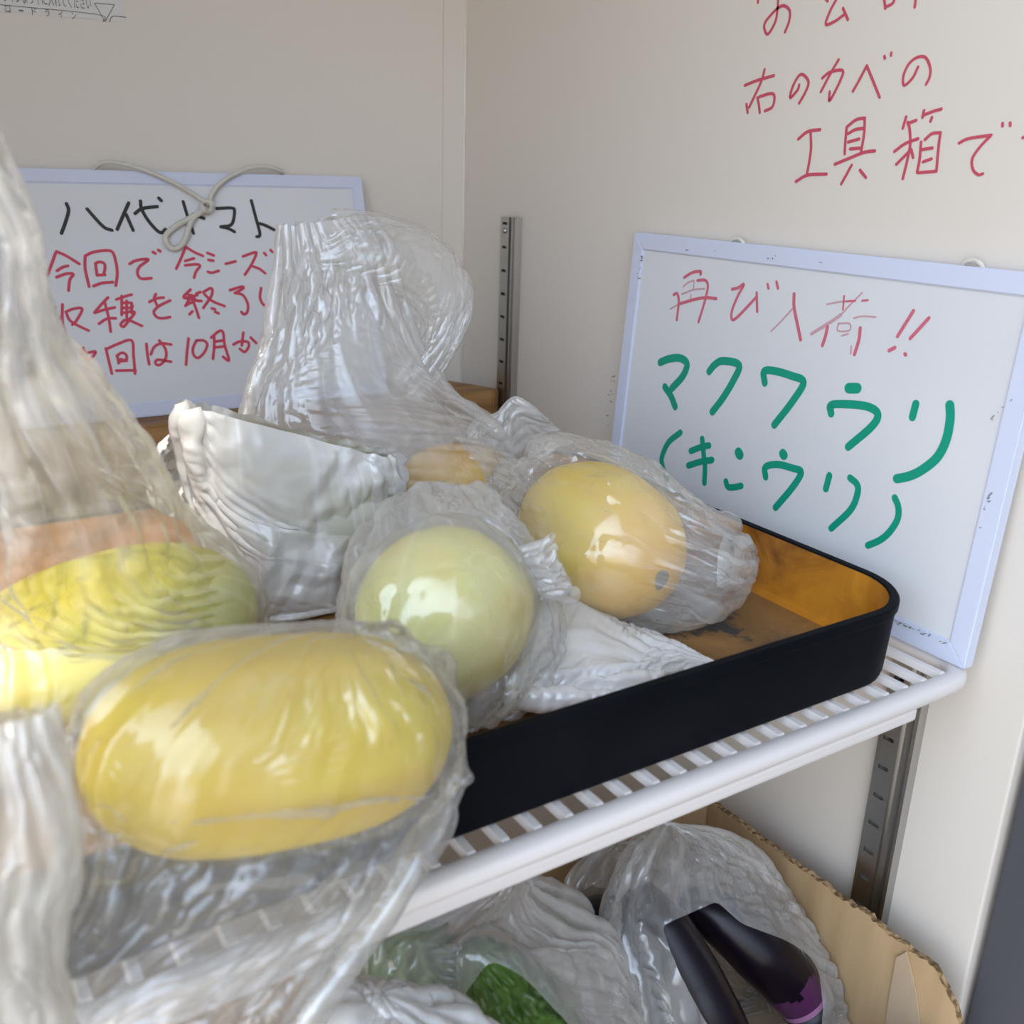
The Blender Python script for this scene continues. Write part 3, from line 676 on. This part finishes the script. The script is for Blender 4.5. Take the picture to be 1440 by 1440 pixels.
def collide(X, solids, floor, boxes, melons):
    for (c, ax, L, R, pw) in (MELONS if melons else [])+[q_ if len(q_) == 5 else (*q_, 2.3) for q_ in solids]:
        d = X-c; t = d@ax; tt = t/(L+0.003)
        rad = d-t[..., None]*ax; rl = np.sqrt((rad*rad).sum(-1))+1e-9
        lim = (R*1.055+0.0018)*np.sqrt(np.clip(1-np.abs(tt)**pw, 0, 1))
        ins = (np.abs(tt) < 1) & (rl < lim)
        if ins.any():
            f = np.where(ins, lim/rl, 1.0); tip = ins & (np.abs(tt) > 0.82)
            X = X+rad*(np.where(tip, 1.0, f)-1)[..., None]
            if tip.any():        # near the ends push outwards along the fruit as well
                g = np.abs(tt)**pw+(rl/(R*1.055+0.0018))**2
                X = X+d*np.where(tip & (g < 1), np.maximum(g, 0.3)**-0.42-1, 0.0)[..., None]
    if floor is not None: X[..., 2] = np.maximum(X[..., 2], floor)
    for (x0, x1, y0, y1, z0, z1, face) in boxes:
        ins = (X[..., 0] > x0) & (X[..., 0] < x1) & (X[..., 1] > y0) & (X[..., 1] < y1) & (X[..., 2] > z0) & (X[..., 2] < z1)
        if not ins.any(): continue
        if face == 'front_top':
            dz = z1-X[..., 2]; dy = X[..., 1]-y0
            up = ins & (dz < dy); fr = ins & ~(dz < dy)
            X[..., 2] = np.where(up, z1, X[..., 2]); X[..., 1] = np.where(fr, y0, X[..., 1])
        elif face == 'front': X[..., 1] = np.where(ins, y0, X[..., 1])
        elif face == 'left': X[..., 0] = np.where(ins, x0, X[..., 0])
        elif face == 'top': X[..., 2] = np.where(ins, z1, X[..., 2])
    return X
def ring_shape(rings, Mr, N, cap):
    """rings: (Lpx, Lpy, Ly, Rpx, Rpy, Ry, half thickness) from one end of the bag to the other"""
    C, A, T = [], [], []
    for (lx, ly, yl, rx, ry, yr, t) in rings:
        l, r = at_y(lx, ly, yl), at_y(rx, ry, yr); C.append((l+r)/2); A.append((r-l)/2); T.append(t)
    C, A = np.array(C), np.array(A); T = np.array(T)
    seg = np.linalg.norm(np.diff(C, axis=0), axis=1); u = np.concatenate([[0], np.cumsum(seg)]); un = np.linspace(0, u[-1], Mr)
    def ip(Y):
        Y = Y.reshape(len(Y), -1); out = []
        for k in range(Y.shape[1]):
            P = [np.array([a, b]) for a, b in zip(u, Y[:, k])]
            cv = np.array(catmull(P, 12)); out.append(np.interp(un, cv[:, 0], cv[:, 1]))
        return np.array(out).T
    Ci, Ai, Ti = ip(C), ip(A), np.maximum(ip(T)[:, 0], 0.0015)
    tan = np.gradient(Ci, axis=0); tan /= np.linalg.norm(tan, axis=1, keepdims=True)
    B = np.cross(Ai, tan); B /= np.linalg.norm(B, axis=1, keepdims=True)
    th = np.arange(N)*2*math.pi/N; cs, sn = np.cos(th), np.sin(th)
    S = Ci[:, None]+Ai[:, None]*cs[None, :, None]+B[:, None]*(Ti[:, None]*sn[None, :])[..., None]
    out = [S]
    if cap[0]:
        k = np.array([0.06, 0.30, 0.55, 0.76, 0.90]); e = -tan[0]*Ti[0]*0.9
        out.insert(0, np.array([Ci[0]+(S[0]-Ci[0])*q+e*math.sqrt(1-q*q) for q in k]))
    if cap[1]:
        k = np.array([0.90, 0.76, 0.55, 0.30, 0.06]); e = tan[-1]*Ti[-1]*0.9
        out.append(np.array([Ci[-1]+(S[-1]-Ci[-1])*q+e*math.sqrt(1-q*q) for q in k]))
    return np.concatenate(out, 0)
def vnoise(P, seed, lin=False):
    """smooth value noise, -1..1, at points P (n, 3)"""
    i = np.floor(P).astype(np.int64); f = P-i; f = f if lin else f*f*f*(f*(f*6-15)+10); out = 0
    for dx in (0, 1):
        for dy in (0, 1):
            for dz in (0, 1):
                h = (i[:, 0]+dx)*374761393+(i[:, 1]+dy)*668265263+(i[:, 2]+dz)*2147483647+seed*1274126177
                h = (h ^ (h >> 13))*1274126177; h = (h ^ (h >> 16)) & 0xFFFFF
                w = (f[:, 0] if dx else 1-f[:, 0])*(f[:, 1] if dy else 1-f[:, 1])*(f[:, 2] if dz else 1-f[:, 2])
                out = out+w*(h/524287.5-1)
    return out
def finer(X):
    """twice the resolution both ways (closed around, open along)"""
    Y = np.empty((X.shape[0], X.shape[1]*2, 3)); Y[:, 0::2] = X
    Y[:, 1::2] = (9*(X+np.roll(X, -1, 1))-np.roll(X, 1, 1)-np.roll(X, -2, 1))/16
    Z_ = np.empty((Y.shape[0]*2-1, Y.shape[1], 3)); Z_[0::2] = Y
    E = np.concatenate([2*Y[:1]-Y[1:2], Y, 2*Y[-1:]-Y[-2:-1]], 0)
    Z_[1::2] = (9*(Y[:-1]+Y[1:])-E[:-3]-E[3:])/16
    return Z_
def crumple(X, seed, crease, grain):
    """fine folds with sharp edges, mostly running along the pull of the bag, plus small crumples"""
    Mr, N, _ = X.shape; c = X.mean(1)
    per = np.linalg.norm(np.roll(X, -1, 1)-X, axis=2).sum(1).max()
    v = np.concatenate([[0], np.cumsum(np.linalg.norm(X[1:]-X[:-1], axis=2).mean(1))])
    a = 2*math.pi*np.arange(N)/N; R0 = per/6.283/0.018
    Q = np.stack([np.broadcast_to(np.cos(a)*R0, (Mr, N)), np.broadcast_to(np.sin(a)*R0, (Mr, N)), np.broadcast_to(v[:, None]/0.105, (Mr, N))], -1).reshape(-1, 3)+seed*7.3
    O = X.reshape(-1, 3)
    wx = np.stack([vnoise(O/0.05+i*31.7, seed) for i in range(3)], 1)
    Q = Q+wx*0.40
    n1 = np.abs(vnoise(Q, seed+1)+0.45*vnoise(Q*2.1+5, seed+2)+0.16*vnoise(Q*4.6+9, seed+3))
    P3 = O/0.030+wx*0.35
    n2 = np.abs(vnoise(P3, seed+4)+0.4*vnoise(P3*2.3, seed+5))
    amp = 0.45+0.9*np.clip(0.5+vnoise(O/0.045+50, seed+6), 0, 1)           # some stretches are drawn tight, some crumpled
    # flat facets with sharp edges between them (straight-line interpolation on turned lattices)
    ca, sa = math.cos(0.6), math.sin(0.6)
    rot = np.array([[ca, -sa*0.8, sa*0.6], [sa, ca*0.8, -ca*0.6], [0, 0.6, 0.8]])
    Q2 = (Q+wx*0.3)@rot.T; O2 = (O/0.0135+wx*0.5)@rot
    f1 = vnoise(Q2*1.25, seed+11, True)+0.5*vnoise(Q2*2.9+3, seed+12, True)
    f2 = vnoise(O2, seed+13, True)+0.45*vnoise(O2*2.2+4, seed+14, True)
    h = (n1*0.0011*crease+n2*0.0008*grain+f1*0.0027*crease+f2*0.0017*grain)*amp
    h -= np.percentile(h, 22)
    nr = np.cross(np.roll(X, -1, 1)-np.roll(X, 1, 1), np.gradient(X, axis=0)); ln = np.linalg.norm(nr, axis=2, keepdims=True)
    nr = nr/np.maximum(ln, 1e-9)
    if (nr*(X-c[:, None])).sum() < 0: nr = -nr
    loc = np.linalg.norm(np.roll(X, -1, 1)-X, axis=2).sum(1)/per            # less where the bag narrows
    X = X+nr*(h.reshape(Mr, N)*np.clip(loc*1.3, 0.15, 1)[:, None])[..., None]
    haze = 1+0.40*vnoise(O/0.035+20, seed+7)+0.30*np.exp(-n1*14)+0.15*np.exp(-n2*10)
    return X, haze.reshape(Mr, N)
def film(name, rings, mat, parent=None, Mr=90, N=168, Wmin=0.0, iters=90, slack=0.03, floor=0.0095, goal=0.06, seed=0, amp=1.0, cap=(False, False), boxes=(), solids=(), melons=True, hole=None, crease=1.0, grain=1.0):
    S = ring_shape(rings, Mr, N, cap)
    X = relax(S, Wmin, iters, slack, solids, floor, goal, seed, amp, boxes, melons, cap)
    X = finer(X); X, haze = crumple(X, seed, crease, grain)
    X = collide(X, solids, floor, boxes, melons)
    Mr, N = X.shape[:2]; V = X.reshape(-1, 3)
    jj, kk = np.meshgrid(np.arange(Mr-1), np.arange(N), indexing='ij'); k1 = (kk+1) % N
    F = np.stack([jj*N+kk, jj*N+k1, (jj+1)*N+k1, (jj+1)*N+kk], -1).reshape(-1, 4)
    if hole is not None:      # the open mouth: film left out on the near side inside this outline
        q = V[F].mean(1); d = q-CAM; z = d@_f; px, py = 720+FPX*(d@_r)/z, 720-FPX*(d@_u)/z
        c = np.zeros(len(q), bool)
        for i in range(len(hole)):
            (x0, y0), (x1, y1) = hole[i-1], hole[i]
            if y0 == y1: continue
            c ^= ((y0 > py) != (y1 > py)) & (px < (x1-x0)*(py-y0)/(y1-y0)+x0)
        near = ((q-X.mean(1)[F[:, 0]//N])@_f) < 0
        F = F[~(c & near)]
        ed = np.sort(np.concatenate([F[:, [0, 1]], F[:, [1, 2]], F[:, [2, 3]], F[:, [3, 0]]]), 1)
        ue, ct = np.unique(ed, axis=0, return_counts=True); be = ue[ct == 1]
        be = be[~((be < N).all(1) | (be >= (Mr-1)*N).all(1))]
        for _ in range(14):
            acc = np.zeros_like(V); cn = np.zeros(len(V))
            for a_, b_ in ((0, 1), (1, 0)):
                np.add.at(acc, be[:, a_], V[be[:, b_]]); np.add.at(cn, be[:, a_], 1)
            w_ = cn >= 2; V[w_] = 0.5*V[w_]+0.5*acc[w_]/cn[w_][:, None]
    me = bpy.data.meshes.new(name); nf = len(F)
    caps = [c_ for c_, on in ((np.arange(N)[::-1], cap[0]), ((Mr-1)*N+np.arange(N), cap[1])) if on]
    loops = np.concatenate([F.ravel()]+caps).astype(np.int32)
    starts = np.concatenate([np.arange(nf)*4, nf*4+np.arange(len(caps))*N]).astype(np.int32)
    me.vertices.add(len(V)); me.vertices.foreach_set('co', V.astype(np.float32).ravel())
    me.loops.add(len(loops)); me.loops.foreach_set('vertex_index', loops)
    me.polygons.add(len(starts)); me.polygons.foreach_set('loop_start', starts)
    me.update(calc_edges=True); me.validate()
    me.polygons.foreach_set('use_smooth', np.ones(len(me.polygons), bool))
    at = me.attributes.new('haze', 'FLOAT', 'POINT'); at.data.foreach_set('value', haze.astype(np.float32).ravel())
    me.materials.append(mat)
    o = bpy.data.objects.new(name, me); COL.objects.link(o)
    if parent is not None:
        o.parent = parent; o.matrix_parent_inverse = Matrix.Translation(parent.location).inverted()
    return o

P_FRONT = plastic('front_bag_film', milk=0.13, edge=0.20, rough=0.13)
P_CLEAR = plastic('clear_bag_film', milk=0.29, edge=0.18, rough=0.14)
P_HAZE = plastic('hazy_bag_film', milk=0.82, edge=0.15, rough=0.17, trans=0.15)
P_MILKY = plastic('milky_bag_film', milk=0.31, edge=0.14, rough=0.15)
P_SOFT = plastic('soft_bag_film', milk=0.20, edge=0.18, rough=0.13)
P_CREAM = plastic('cream_bag_film', col=(0.93, 0.90, 0.84), milk=0.5, edge=0.15, rough=0.2, trans=0.4)
P_WHITE = plastic('white_bag_film', milk=0.80, edge=0.15, rough=0.18, trans=0.25)
P_MOUTH = plastic('clear_soft_film', milk=0.27, edge=0.24, rough=0.13)
BAGCAT = 'plastic bag'
FRONTBOX = [(-0.4, 0.4475, 0.2555, 0.70, -0.06, 0.0495, 'front_top')]

def bag(label, rings, mat, **kw):
    o = film('plastic_bag', rings, mat, **kw); tag(o, label, BAGCAT, 'translucent plastic bags'); return o

# foremost bag, hanging over the front of the tray
bag('clear plastic bag round the foremost long melon, hanging down before the tray',
    [(390,905,.268,510,896,.268,.008), (250,940,.266,572,908,.268,.024), (148,992,.265,616,950,.268,.035), (100,1050,.264,628,1000,.267,.0375), (94,1120,.262,628,1075,.265,.037),
     (95,1190,.255,612,1145,.258,.030), (85,1250,.247,580,1215,.248,.018), (62,1310,.243,538,1290,.244,.011), (25,1370,.240,486,1360,.240,.010), (-30,1450,.238,432,1440,.237,.010), (-60,1540,.236,400,1530,.236,.010)],
    P_FRONT, Wmin=0.36, seed=11, amp=0.6, grain=1.3, crease=1.2, cap=(True, False), boxes=FRONTBOX, floor=None, Mr=110, N=200, slack=0.02)
# big bag at the left
bag('tall milky plastic bag at the left edge, greenish yellow melon in its bottom',
    [(-70,190,.33,10,215,.33,.012), (-70,300,.34,45,300,.34,.018), (-75,400,.345,62,400,.345,.020), (-80,490,.355,92,480,.355,.024), (-85,580,.365,152,560,.365,.030),
     (-90,680,.38,215,645,.385,.038), (-95,770,.40,270,735,.41,.044), (-100,860,.41,345,800,.43,.046), (-100,950,.41,355,885,.43,.044), (-90,1020,.405,330,960,.42,.036), (-60,1060,.40,270,1010,.41,.02)],
    P_MILKY, Wmin=0.34, seed=12, cap=(False, True), Mr=110, N=200, slack=0.02)
# tall bag at the back
t = bag('tall clear plastic bag with a loop handle before the black titled whiteboard',
    [(398,318,.585,520,300,.585,.006), (396,370,.585,545,345,.585,.014), (384,440,.58,562,420,.58,.022), (365,510,.575,590,500,.575,.030), (345,575,.57,640,560,.57,.036),
     (345,625,.565,690,600,.565,.040), (380,680,.56,725,645,.56,.042), (470,735,.555,735,715,.555,.042), (540,775,.552,715,765,.552,.030)],
    P_CLEAR, Wmin=0.29, seed=13, cap=(False, True), Mr=100, N=180, slack=0.02)
film('handle', [(430,395,.58,470,300,.58,.010), (505,405,.575,525,302,.58,.014), (548,415,.57,590,322,.58,.016), (572,435,.57,632,358,.58,.016), (585,462,.57,655,408,.58,.015), (585,488,.57,640,478,.575,.013), (575,510,.57,612,530,.57,.010), (555,535,.57,585,565,.57,.008)],
    P_SOFT, t, Wmin=0.13, seed=14, Mr=60, N=110, melons=False)
film('tied_top', [(640,655,.55,668,735,.55,.010), (672,600,.55,692,715,.55,.014), (700,585,.55,712,690,.55,.012), (722,563,.545,745,655,.545,.008), (742,572,.54,775,632,.54,.004), (760,585,.54,796,612,.54,.002)],
    P_CLEAR, t, Wmin=0.12, seed=15, Mr=50, N=100)
# milky bag with a folded top
d = bag('milky plastic bag with a wide folded top before the tall bag',
    [(254,566,.50,562,646,.50,.003), (256,615,.505,565,675,.505,.016), (264,680,.52,558,722,.52,.034), (276,745,.525,528,778,.525,.040), (288,815,.52,505,838,.52,.038), (305,880,.515,485,890,.515,.026), (330,910,.51,460,912,.51,.012)],
    P_HAZE, Wmin=0.22, seed=16, cap=(False, True), Mr=84, N=180, slack=0.008, grain=1.8)
film('gathered_corner', [(262,600,.52,268,720,.52,.016), (245,618,.53,250,715,.53,.013), (226,635,.535,232,706,.535,.010), (206,650,.54,214,690,.54,.004)], P_HAZE, d, Wmin=0.14, seed=17, Mr=40, N=100)
# bag in the middle
e = bag('clear knotted plastic bag in the middle of the tray behind the foremost melon',
    [(545,738,.440,640,708,.440,.016), (505,770,.425,694,745,.42,.034), (482,830,.405,738,790,.40,.044), (478,890,.388,768,860,.383,.046), (500,950,.372,774,930,.366,.045), (548,1008,.36,742,988,.355,.036), (590,1040,.352,690,1028,.35,.016)],
    P_CLEAR, Wmin=0.31, seed=18, cap=(True, True), Mr=90, N=180, slack=0.035, grain=1.4, crease=1.3)
film('knotted_top', [(690,795,.36,708,868,.36,.012), (718,784,.356,732,852,.356,.011), (742,776,.354,758,836,.354,.008), (762,768,.352,784,832,.352,.009), (777,756,.35,804,834,.35,.004)], P_MILKY, e, Wmin=0.12, seed=19, Mr=46, N=100)
# bag at the right
f_ = bag('clear plastic bag with a pointed tail round the ripe melon with the scar',
    [(742,655,.49,708,728,.485,.020), (788,628,.48,724,792,.465,.038), (850,630,.45,775,845,.43,.0455), (920,662,.42,850,882,.40,.048), (978,712,.395,912,890,.38,.044), (1018,742,.39,985,852,.385,.026), (1052,767,.40,1040,815,.395,.008), (1064,774,.40,1058,812,.397,.004), (1078,783,.40,1074,816,.398,.002)],
    P_SOFT, Wmin=0.31, seed=20, cap=(True, False), Mr=90, N=180, slack=0.03, grain=1.25, crease=1.3, boxes=[(0.4375, 0.7, 0.0, 1.0, -1.0, 0.06, 'left')])
film('flat_tail', [(1026,750,.40,1014,824,.395,.006), (1046,762,.40,1036,816,.396,.003), (1079,781,.401,1076,815,.398,.0015)], P_HAZE, f_, Wmin=0.07, seed=23, Mr=30, N=70, crease=0.5)
# loose bag lying flat
bag('loose white plastic bag lying flat on the tray below the ripe melon',
    [(725,985,.335,800,812,.42,.010), (775,985,.328,830,840,.41,.013), (830,985,.320,862,872,.395,.012), (880,982,.316,905,900,.37,.010), (930,968,.318,955,915,.352,.008), (1000,942,.322,1005,932,.328,.002)],
    P_WHITE, Wmin=0.22, seed=21, cap=(True, False), Mr=64, N=130, slack=0.06)
# cream bag at the lower left corner
bag('cream plastic bag hanging at the lower left corner in front of the foremost melon',
    [(-60,1025,.225,72,995,.225,.003), (-65,1070,.225,88,1060,.225,.010), (-75,1130,.224,102,1120,.224,.015), (-80,1190,.223,110,1180,.223,.015), (-85,1260,.222,92,1250,.222,.012), (-90,1350,.221,80,1340,.221,.011), (-95,1480,.22,100,1470,.22,.010)],
    P_CREAM, Wmin=0.20, seed=22, Mr=80, N=130, slack=0.03, boxes=[(-0.4, 0.5, 0.2345, 0.7, -1, 1, 'front')], floor=None)

# ------------------------------------------------------------------ lower shelf: cardboard box with vegetables
bxr = empty('cardboard_box', (0.2, 0.33, ZF)); tag(bxr, 'open brown cardboard box with torn edges on the cabinet floor below the shelf', 'box')
BX0, BX1, BY0, BY1, BZ0 = -0.05, 0.470, 0.2255, 0.4405, ZF+0.0006
def panel(name, p0, p1, top, inward):
    """one corrugated wall of the box from p0 to p1; top(t) gives its height"""
    p0, p1 = np.array(p0), np.array(p1); n = 90; V, F, MI = [], [], []; th = 0.0045; inw = np.array(inward)
    for i in range(n+1):
        t = i/n; b = p0+(p1-p0)*t; z = top(t)
        for (o_, zz) in ((0, BZ0), (0, z), (th, z-0.0006*math.sin(i*2.1)), (th, BZ0)):
            V.append((b[0]+inw[0]*o_, b[1]+inw[1]*o_, zz))
    for i in range(n):
        for k in range(3):
            F.append((i*4+k, (i+1)*4+k, (i+1)*4+k+1, i*4+k+1)); MI.append(1 if k == 1 else 0)
    F.append((0, 1, 2, 3)); F.append((n*4+3, n*4+2, n*4+1, n*4)); MI += [1, 1]
    return link(name, V, F, None, bxr, False, [M['card'], M['card_in']], MI)
rg = random.Random(3)
jag = [rg.uniform(-0.0012, 0.0012) for _ in range(200)]
def top_right(t):       # t=0 front, 1 back
    z = -0.1835+0.0012*jag[int(t*90)]
    z += 0.0016*(0.5+0.5*math.sin(t*70))*(t < 0.55)
    if t < 0.10: z -= 0.022*(1-t/0.10)**1.3
    if 0.30 < t < 0.36: z += 0.0025
    return z+0.6*jag[int(t*90)+5]
panel('side_panel', (BX1, BY0, 0), (BX1, BY1, 0), top_right, (-1, 0))
panel('back_panel', (BX0, BY1, 0), (BX1-0.005, BY1, 0), lambda t: -0.184+0.4*jag[int(t*90)+40], (0, -1))
panel('front_panel', (BX0, BY0, 0), (BX1-0.005, BY0, 0), lambda t: -0.2200+0.5*jag[int(t*90)+80], (0, 1))
panel('side_panel', (BX0, BY0+0.005, 0), (BX0, BY1-0.005, 0), lambda t: -0.184, (1, 0))
box('bottom_panel', (BX0+0.005, BX1-0.005, BY0+0.005, BY1-0.005, BZ0, BZ0+0.004), M['card'], bxr)
# torn strip of paper on the right panel
bm = bmesh.new()
xx = BX1-0.0050
pts = [at_x(*q, xx) for q in ((1262,1345),(1275,1338),(1282,1362),(1290,1400),(1296,1450),(1245,1450),(1252,1400))]
vs = [bm.verts.new(q) for q in pts]; ws = [bm.verts.new(q+np.array([-0.0012, 0, 0])) for q in pts]
bm.faces.new(ws); bm.faces.new(vs[::-1])
for i in range(len(vs)): bm.faces.new((vs[i], vs[(i+1) % len(vs)], ws[(i+1) % len(ws)], ws[i]))
link_bm('torn_flap', bm, plain('torn_paper', (0.45, 0.33, 0.21), 0.9, bump=0.5, bscale=120), bxr)

# bitter melons
def goya(a, b, R, label, seed, mat):
    L = np.linalg.norm(b-a)/2; V, F = [], []; seg, rings = 110, 130
    for j in range(rings+1):
        x = -math.cos(math.pi*j/rings); rr = max(0.0, 1-abs(x)**2.2)**0.55
        for k in range(seg):
            q = 2*math.pi*k/seg
            ridge = 0.10*abs(math.cos(5*q+0.5*math.sin(6*x)))
            p = Vector((x*13*L/0.08, math.cos(q)*5.0+seed, math.sin(q)*5.0))
            bump = 0.30*(1-min(1.0, noise.voronoi(p*0.9)[0][0]*1.5))
            r = R*rr*(0.78+ridge+bump); V.append((x*L, r*math.cos(q), r*math.sin(q)))
    for j in range(rings):
        for k in range(seg): F.append((j*seg+k, (j+1)*seg+k, (j+1)*seg+(k+1) % seg, j*seg+(k+1) % seg))
    o = link('bitter_melon', V, F, mat); o.matrix_world = axis_matrix(a, b)
    tag(o, label, 'bitter melon', 'green bitter melons in the cardboard box'); return (a+b)/2, (b-a)/(2*L), L, R
gm = mottled('bitter_melon_skin', [(0.3, (0.035, 0.085, 0.010)), (0.7, (0.085, 0.17, 0.022))], 40, 4, 0.32, 0.2)
gm2 = mottled('bitter_melon_skin_pale', [(0.3, (0.11, 0.22, 0.05)), (0.7, (0.19, 0.32, 0.085))], 40, 4, 0.35, 0.2)
G1 = goya(at_y(655,1330,.312), at_y(825,1540,.302), 0.0215, 'dark green bumpy bitter melon showing bare between folds of plastic in the box', 1.0, gm)
G2 = goya(at_y(545,1275,.345), at_y(625,1500,.335), 0.0250, 'paler green bitter melon veiled by plastic, under the front end of the shelf', 7.0, gm2)
# eggplants
eg = plain('eggplant_skin', (0.006, 0.003, 0.007), 0.30, spec=0.3)
egp = plain('eggplant_purple_neck', (0.075, 0.018, 0.065), 0.3)
egn = plain('eggplant_pale_neck', (0.34, 0.15, 0.27), 0.4)
cal = plain('eggplant_calyx', (0.018, 0.013, 0.016), 0.5, bump=0.4)
def eggplant(pts, radii, label, purple):
    root = empty('eggplant', tuple(pts[0])); tag(root, label, 'eggplant', 'dark eggplants in the cardboard box')
    P = np.array(catmull(pts, 10)); n = len(P); R = np.interp(np.linspace(0, 1, n), np.linspace(0, 1, len(radii)), radii)
    V, F = tube(P, list(R), 26); k0 = int(n*0.74) if purple else n
    o = link('body', V, F, None, root, True, [eg, egp, egn]); 
    if purple:
        for p_ in o.data.polygons:
            i = p_.vertices[0]//26
            if i >= k0-int(1.5+1.5*math.sin((p_.vertices[0] % 26)*0.9)): p_.material_index = 2 if i >= int(n*0.90) else 1
    md = o.modifiers.new('smooth', 'SUBSURF'); md.levels = 1; md.render_levels = 2
    # calyx: pointed sepals round the stem end
    e1 = P[-1]; t = P[-1]-P[-4]; t /= np.linalg.norm(t); r = R[-1]
    V, F = tube([e1-t*r*0.25, e1+t*r*0.35, e1+t*r*0.9, e1+t*r*1.6], [r*1.06, r*0.95, r*0.55, r*0.35], 20); link('calyx', V, F, cal, root)
    a = np.cross(t, (0, 0, 1.0)); a /= np.linalg.norm(a); b = np.cross(t, a)
    return [((P[i]+P[i+6])/2, (P[i+6]-P[i])/np.linalg.norm(P[i+6]-P[i]), 0.018, max(R[i], R[i+6])) for i in range(0, n-7, 5)]
E1 = eggplant([at_y(895,1250,.36), at_y(933,1305,.342), at_y(972,1375,.322), at_y(1008,1445,.305), at_y(1040,1500,.305)], [0.009, 0.0165, 0.0185, 0.0185, 0.016], 'dark eggplant at the left of the open bag in the cardboard box', False)
E2 = eggplant([at_y(955,1262,.37), at_y(1010,1290,.35), at_y(1065,1335,.33), at_y(1112,1385,.315), at_y(1136,1420,.305)], [0.009, 0.0165, 0.0195, 0.018, 0.0155], 'glossy dark eggplant with a purple neck lying in the open bag in the box', True)
E3 = eggplant([at_y(800,1290,.375), at_y(850,1300,.375), at_y(892,1340,.367), at_y(915,1395,.355)], [0.008, 0.018, 0.019, 0.014], 'eggplant dimly seen in the bag at the back of the cardboard box', False)
EG = E1+E2+E3
BOXIN = [(0.463, 0.60, 0, 1, -1, 1, 'left'), (-1, 1, 0.4345, 1, -1, 1, 'front')]
bag('open plastic bag with eggplants standing against the back of the cardboard box',
    [(932,1158,.375,950,1160,.375,.006), (915,1180,.37,1010,1175,.375,.014), (890,1215,.362,1055,1215,.37,.025), (872,1265,.352,1092,1270,.358,.033), (868,1320,.338,1132,1335,.343,.039), (880,1390,.325,1172,1412,.328,.042), (900,1480,.315,1205,1520,.317,.040), (950,1540,.31,1190,1570,.31,.02)],
    P_MOUTH, Wmin=0.36, hole=[(930,1302),(1008,1268),(1045,1300),(1105,1322),(1150,1350),(1158,1420),(1150,1500),(1060,1520),(1000,1450),(955,1370)], seed=31, cap=(True, False), floor=ZF+0.008, boxes=BOXIN, melons=False, solids=E1+E2, Mr=90, N=180, slack=0.03)
bag('plastic bag with a dim eggplant behind the open bag in the cardboard box',
    [(825,1212,.405,900,1192,.405,.008), (806,1242,.40,900,1225,.40,.016), (800,1290,.395,905,1280,.395,.022), (805,1350,.388,930,1350,.388,.026), (830,1440,.37,945,1450,.37,.02)],
    P_CLEAR, Wmin=0.24, seed=32, cap=(True, False), floor=ZF+0.008, boxes=BOXIN, melons=False, solids=E3, Mr=64, N=140)
bag('clear plastic bag round the bitter melons under the front rail of the shelf',
    [(680,1238,.33,745,1242,.335,.008), (600,1258,.335,785,1262,.34,.020), (520,1290,.335,835,1295,.345,.030), (490,1340,.33,858,1350,.34,.036), (478,1400,.325,880,1420,.335,.038), (480,1480,.32,900,1500,.33,.036), (500,1560,.32,880,1580,.32,.02)],
    P_MOUTH, Wmin=0.40, hole=[(690,1348),(735,1372),(800,1440),(820,1500),(640,1500),(632,1430)], seed=33, cap=(True, False), floor=ZF+0.008, boxes=[], melons=False, solids=[G1, G2], Mr=90, N=190, slack=0.03)
bag('white plastic bag swelling up at the bottom edge in front of the bitter melons',
    [(520,1412,.262,590,1412,.262,.010), (480,1425,.262,660,1432,.262,.020), (440,1455,.262,700,1462,.262,.026), (430,1520,.262,720,1520,.262,.026), (470,1590,.262,690,1590,.262,.012)],
    P_WHITE, Wmin=0.30, seed=34, cap=(True, True), floor=ZF+0.008, boxes=[(-1, 1, 0, 0.2335, -1, 1, 'none')], melons=False, Mr=60, N=140, slack=0.04)
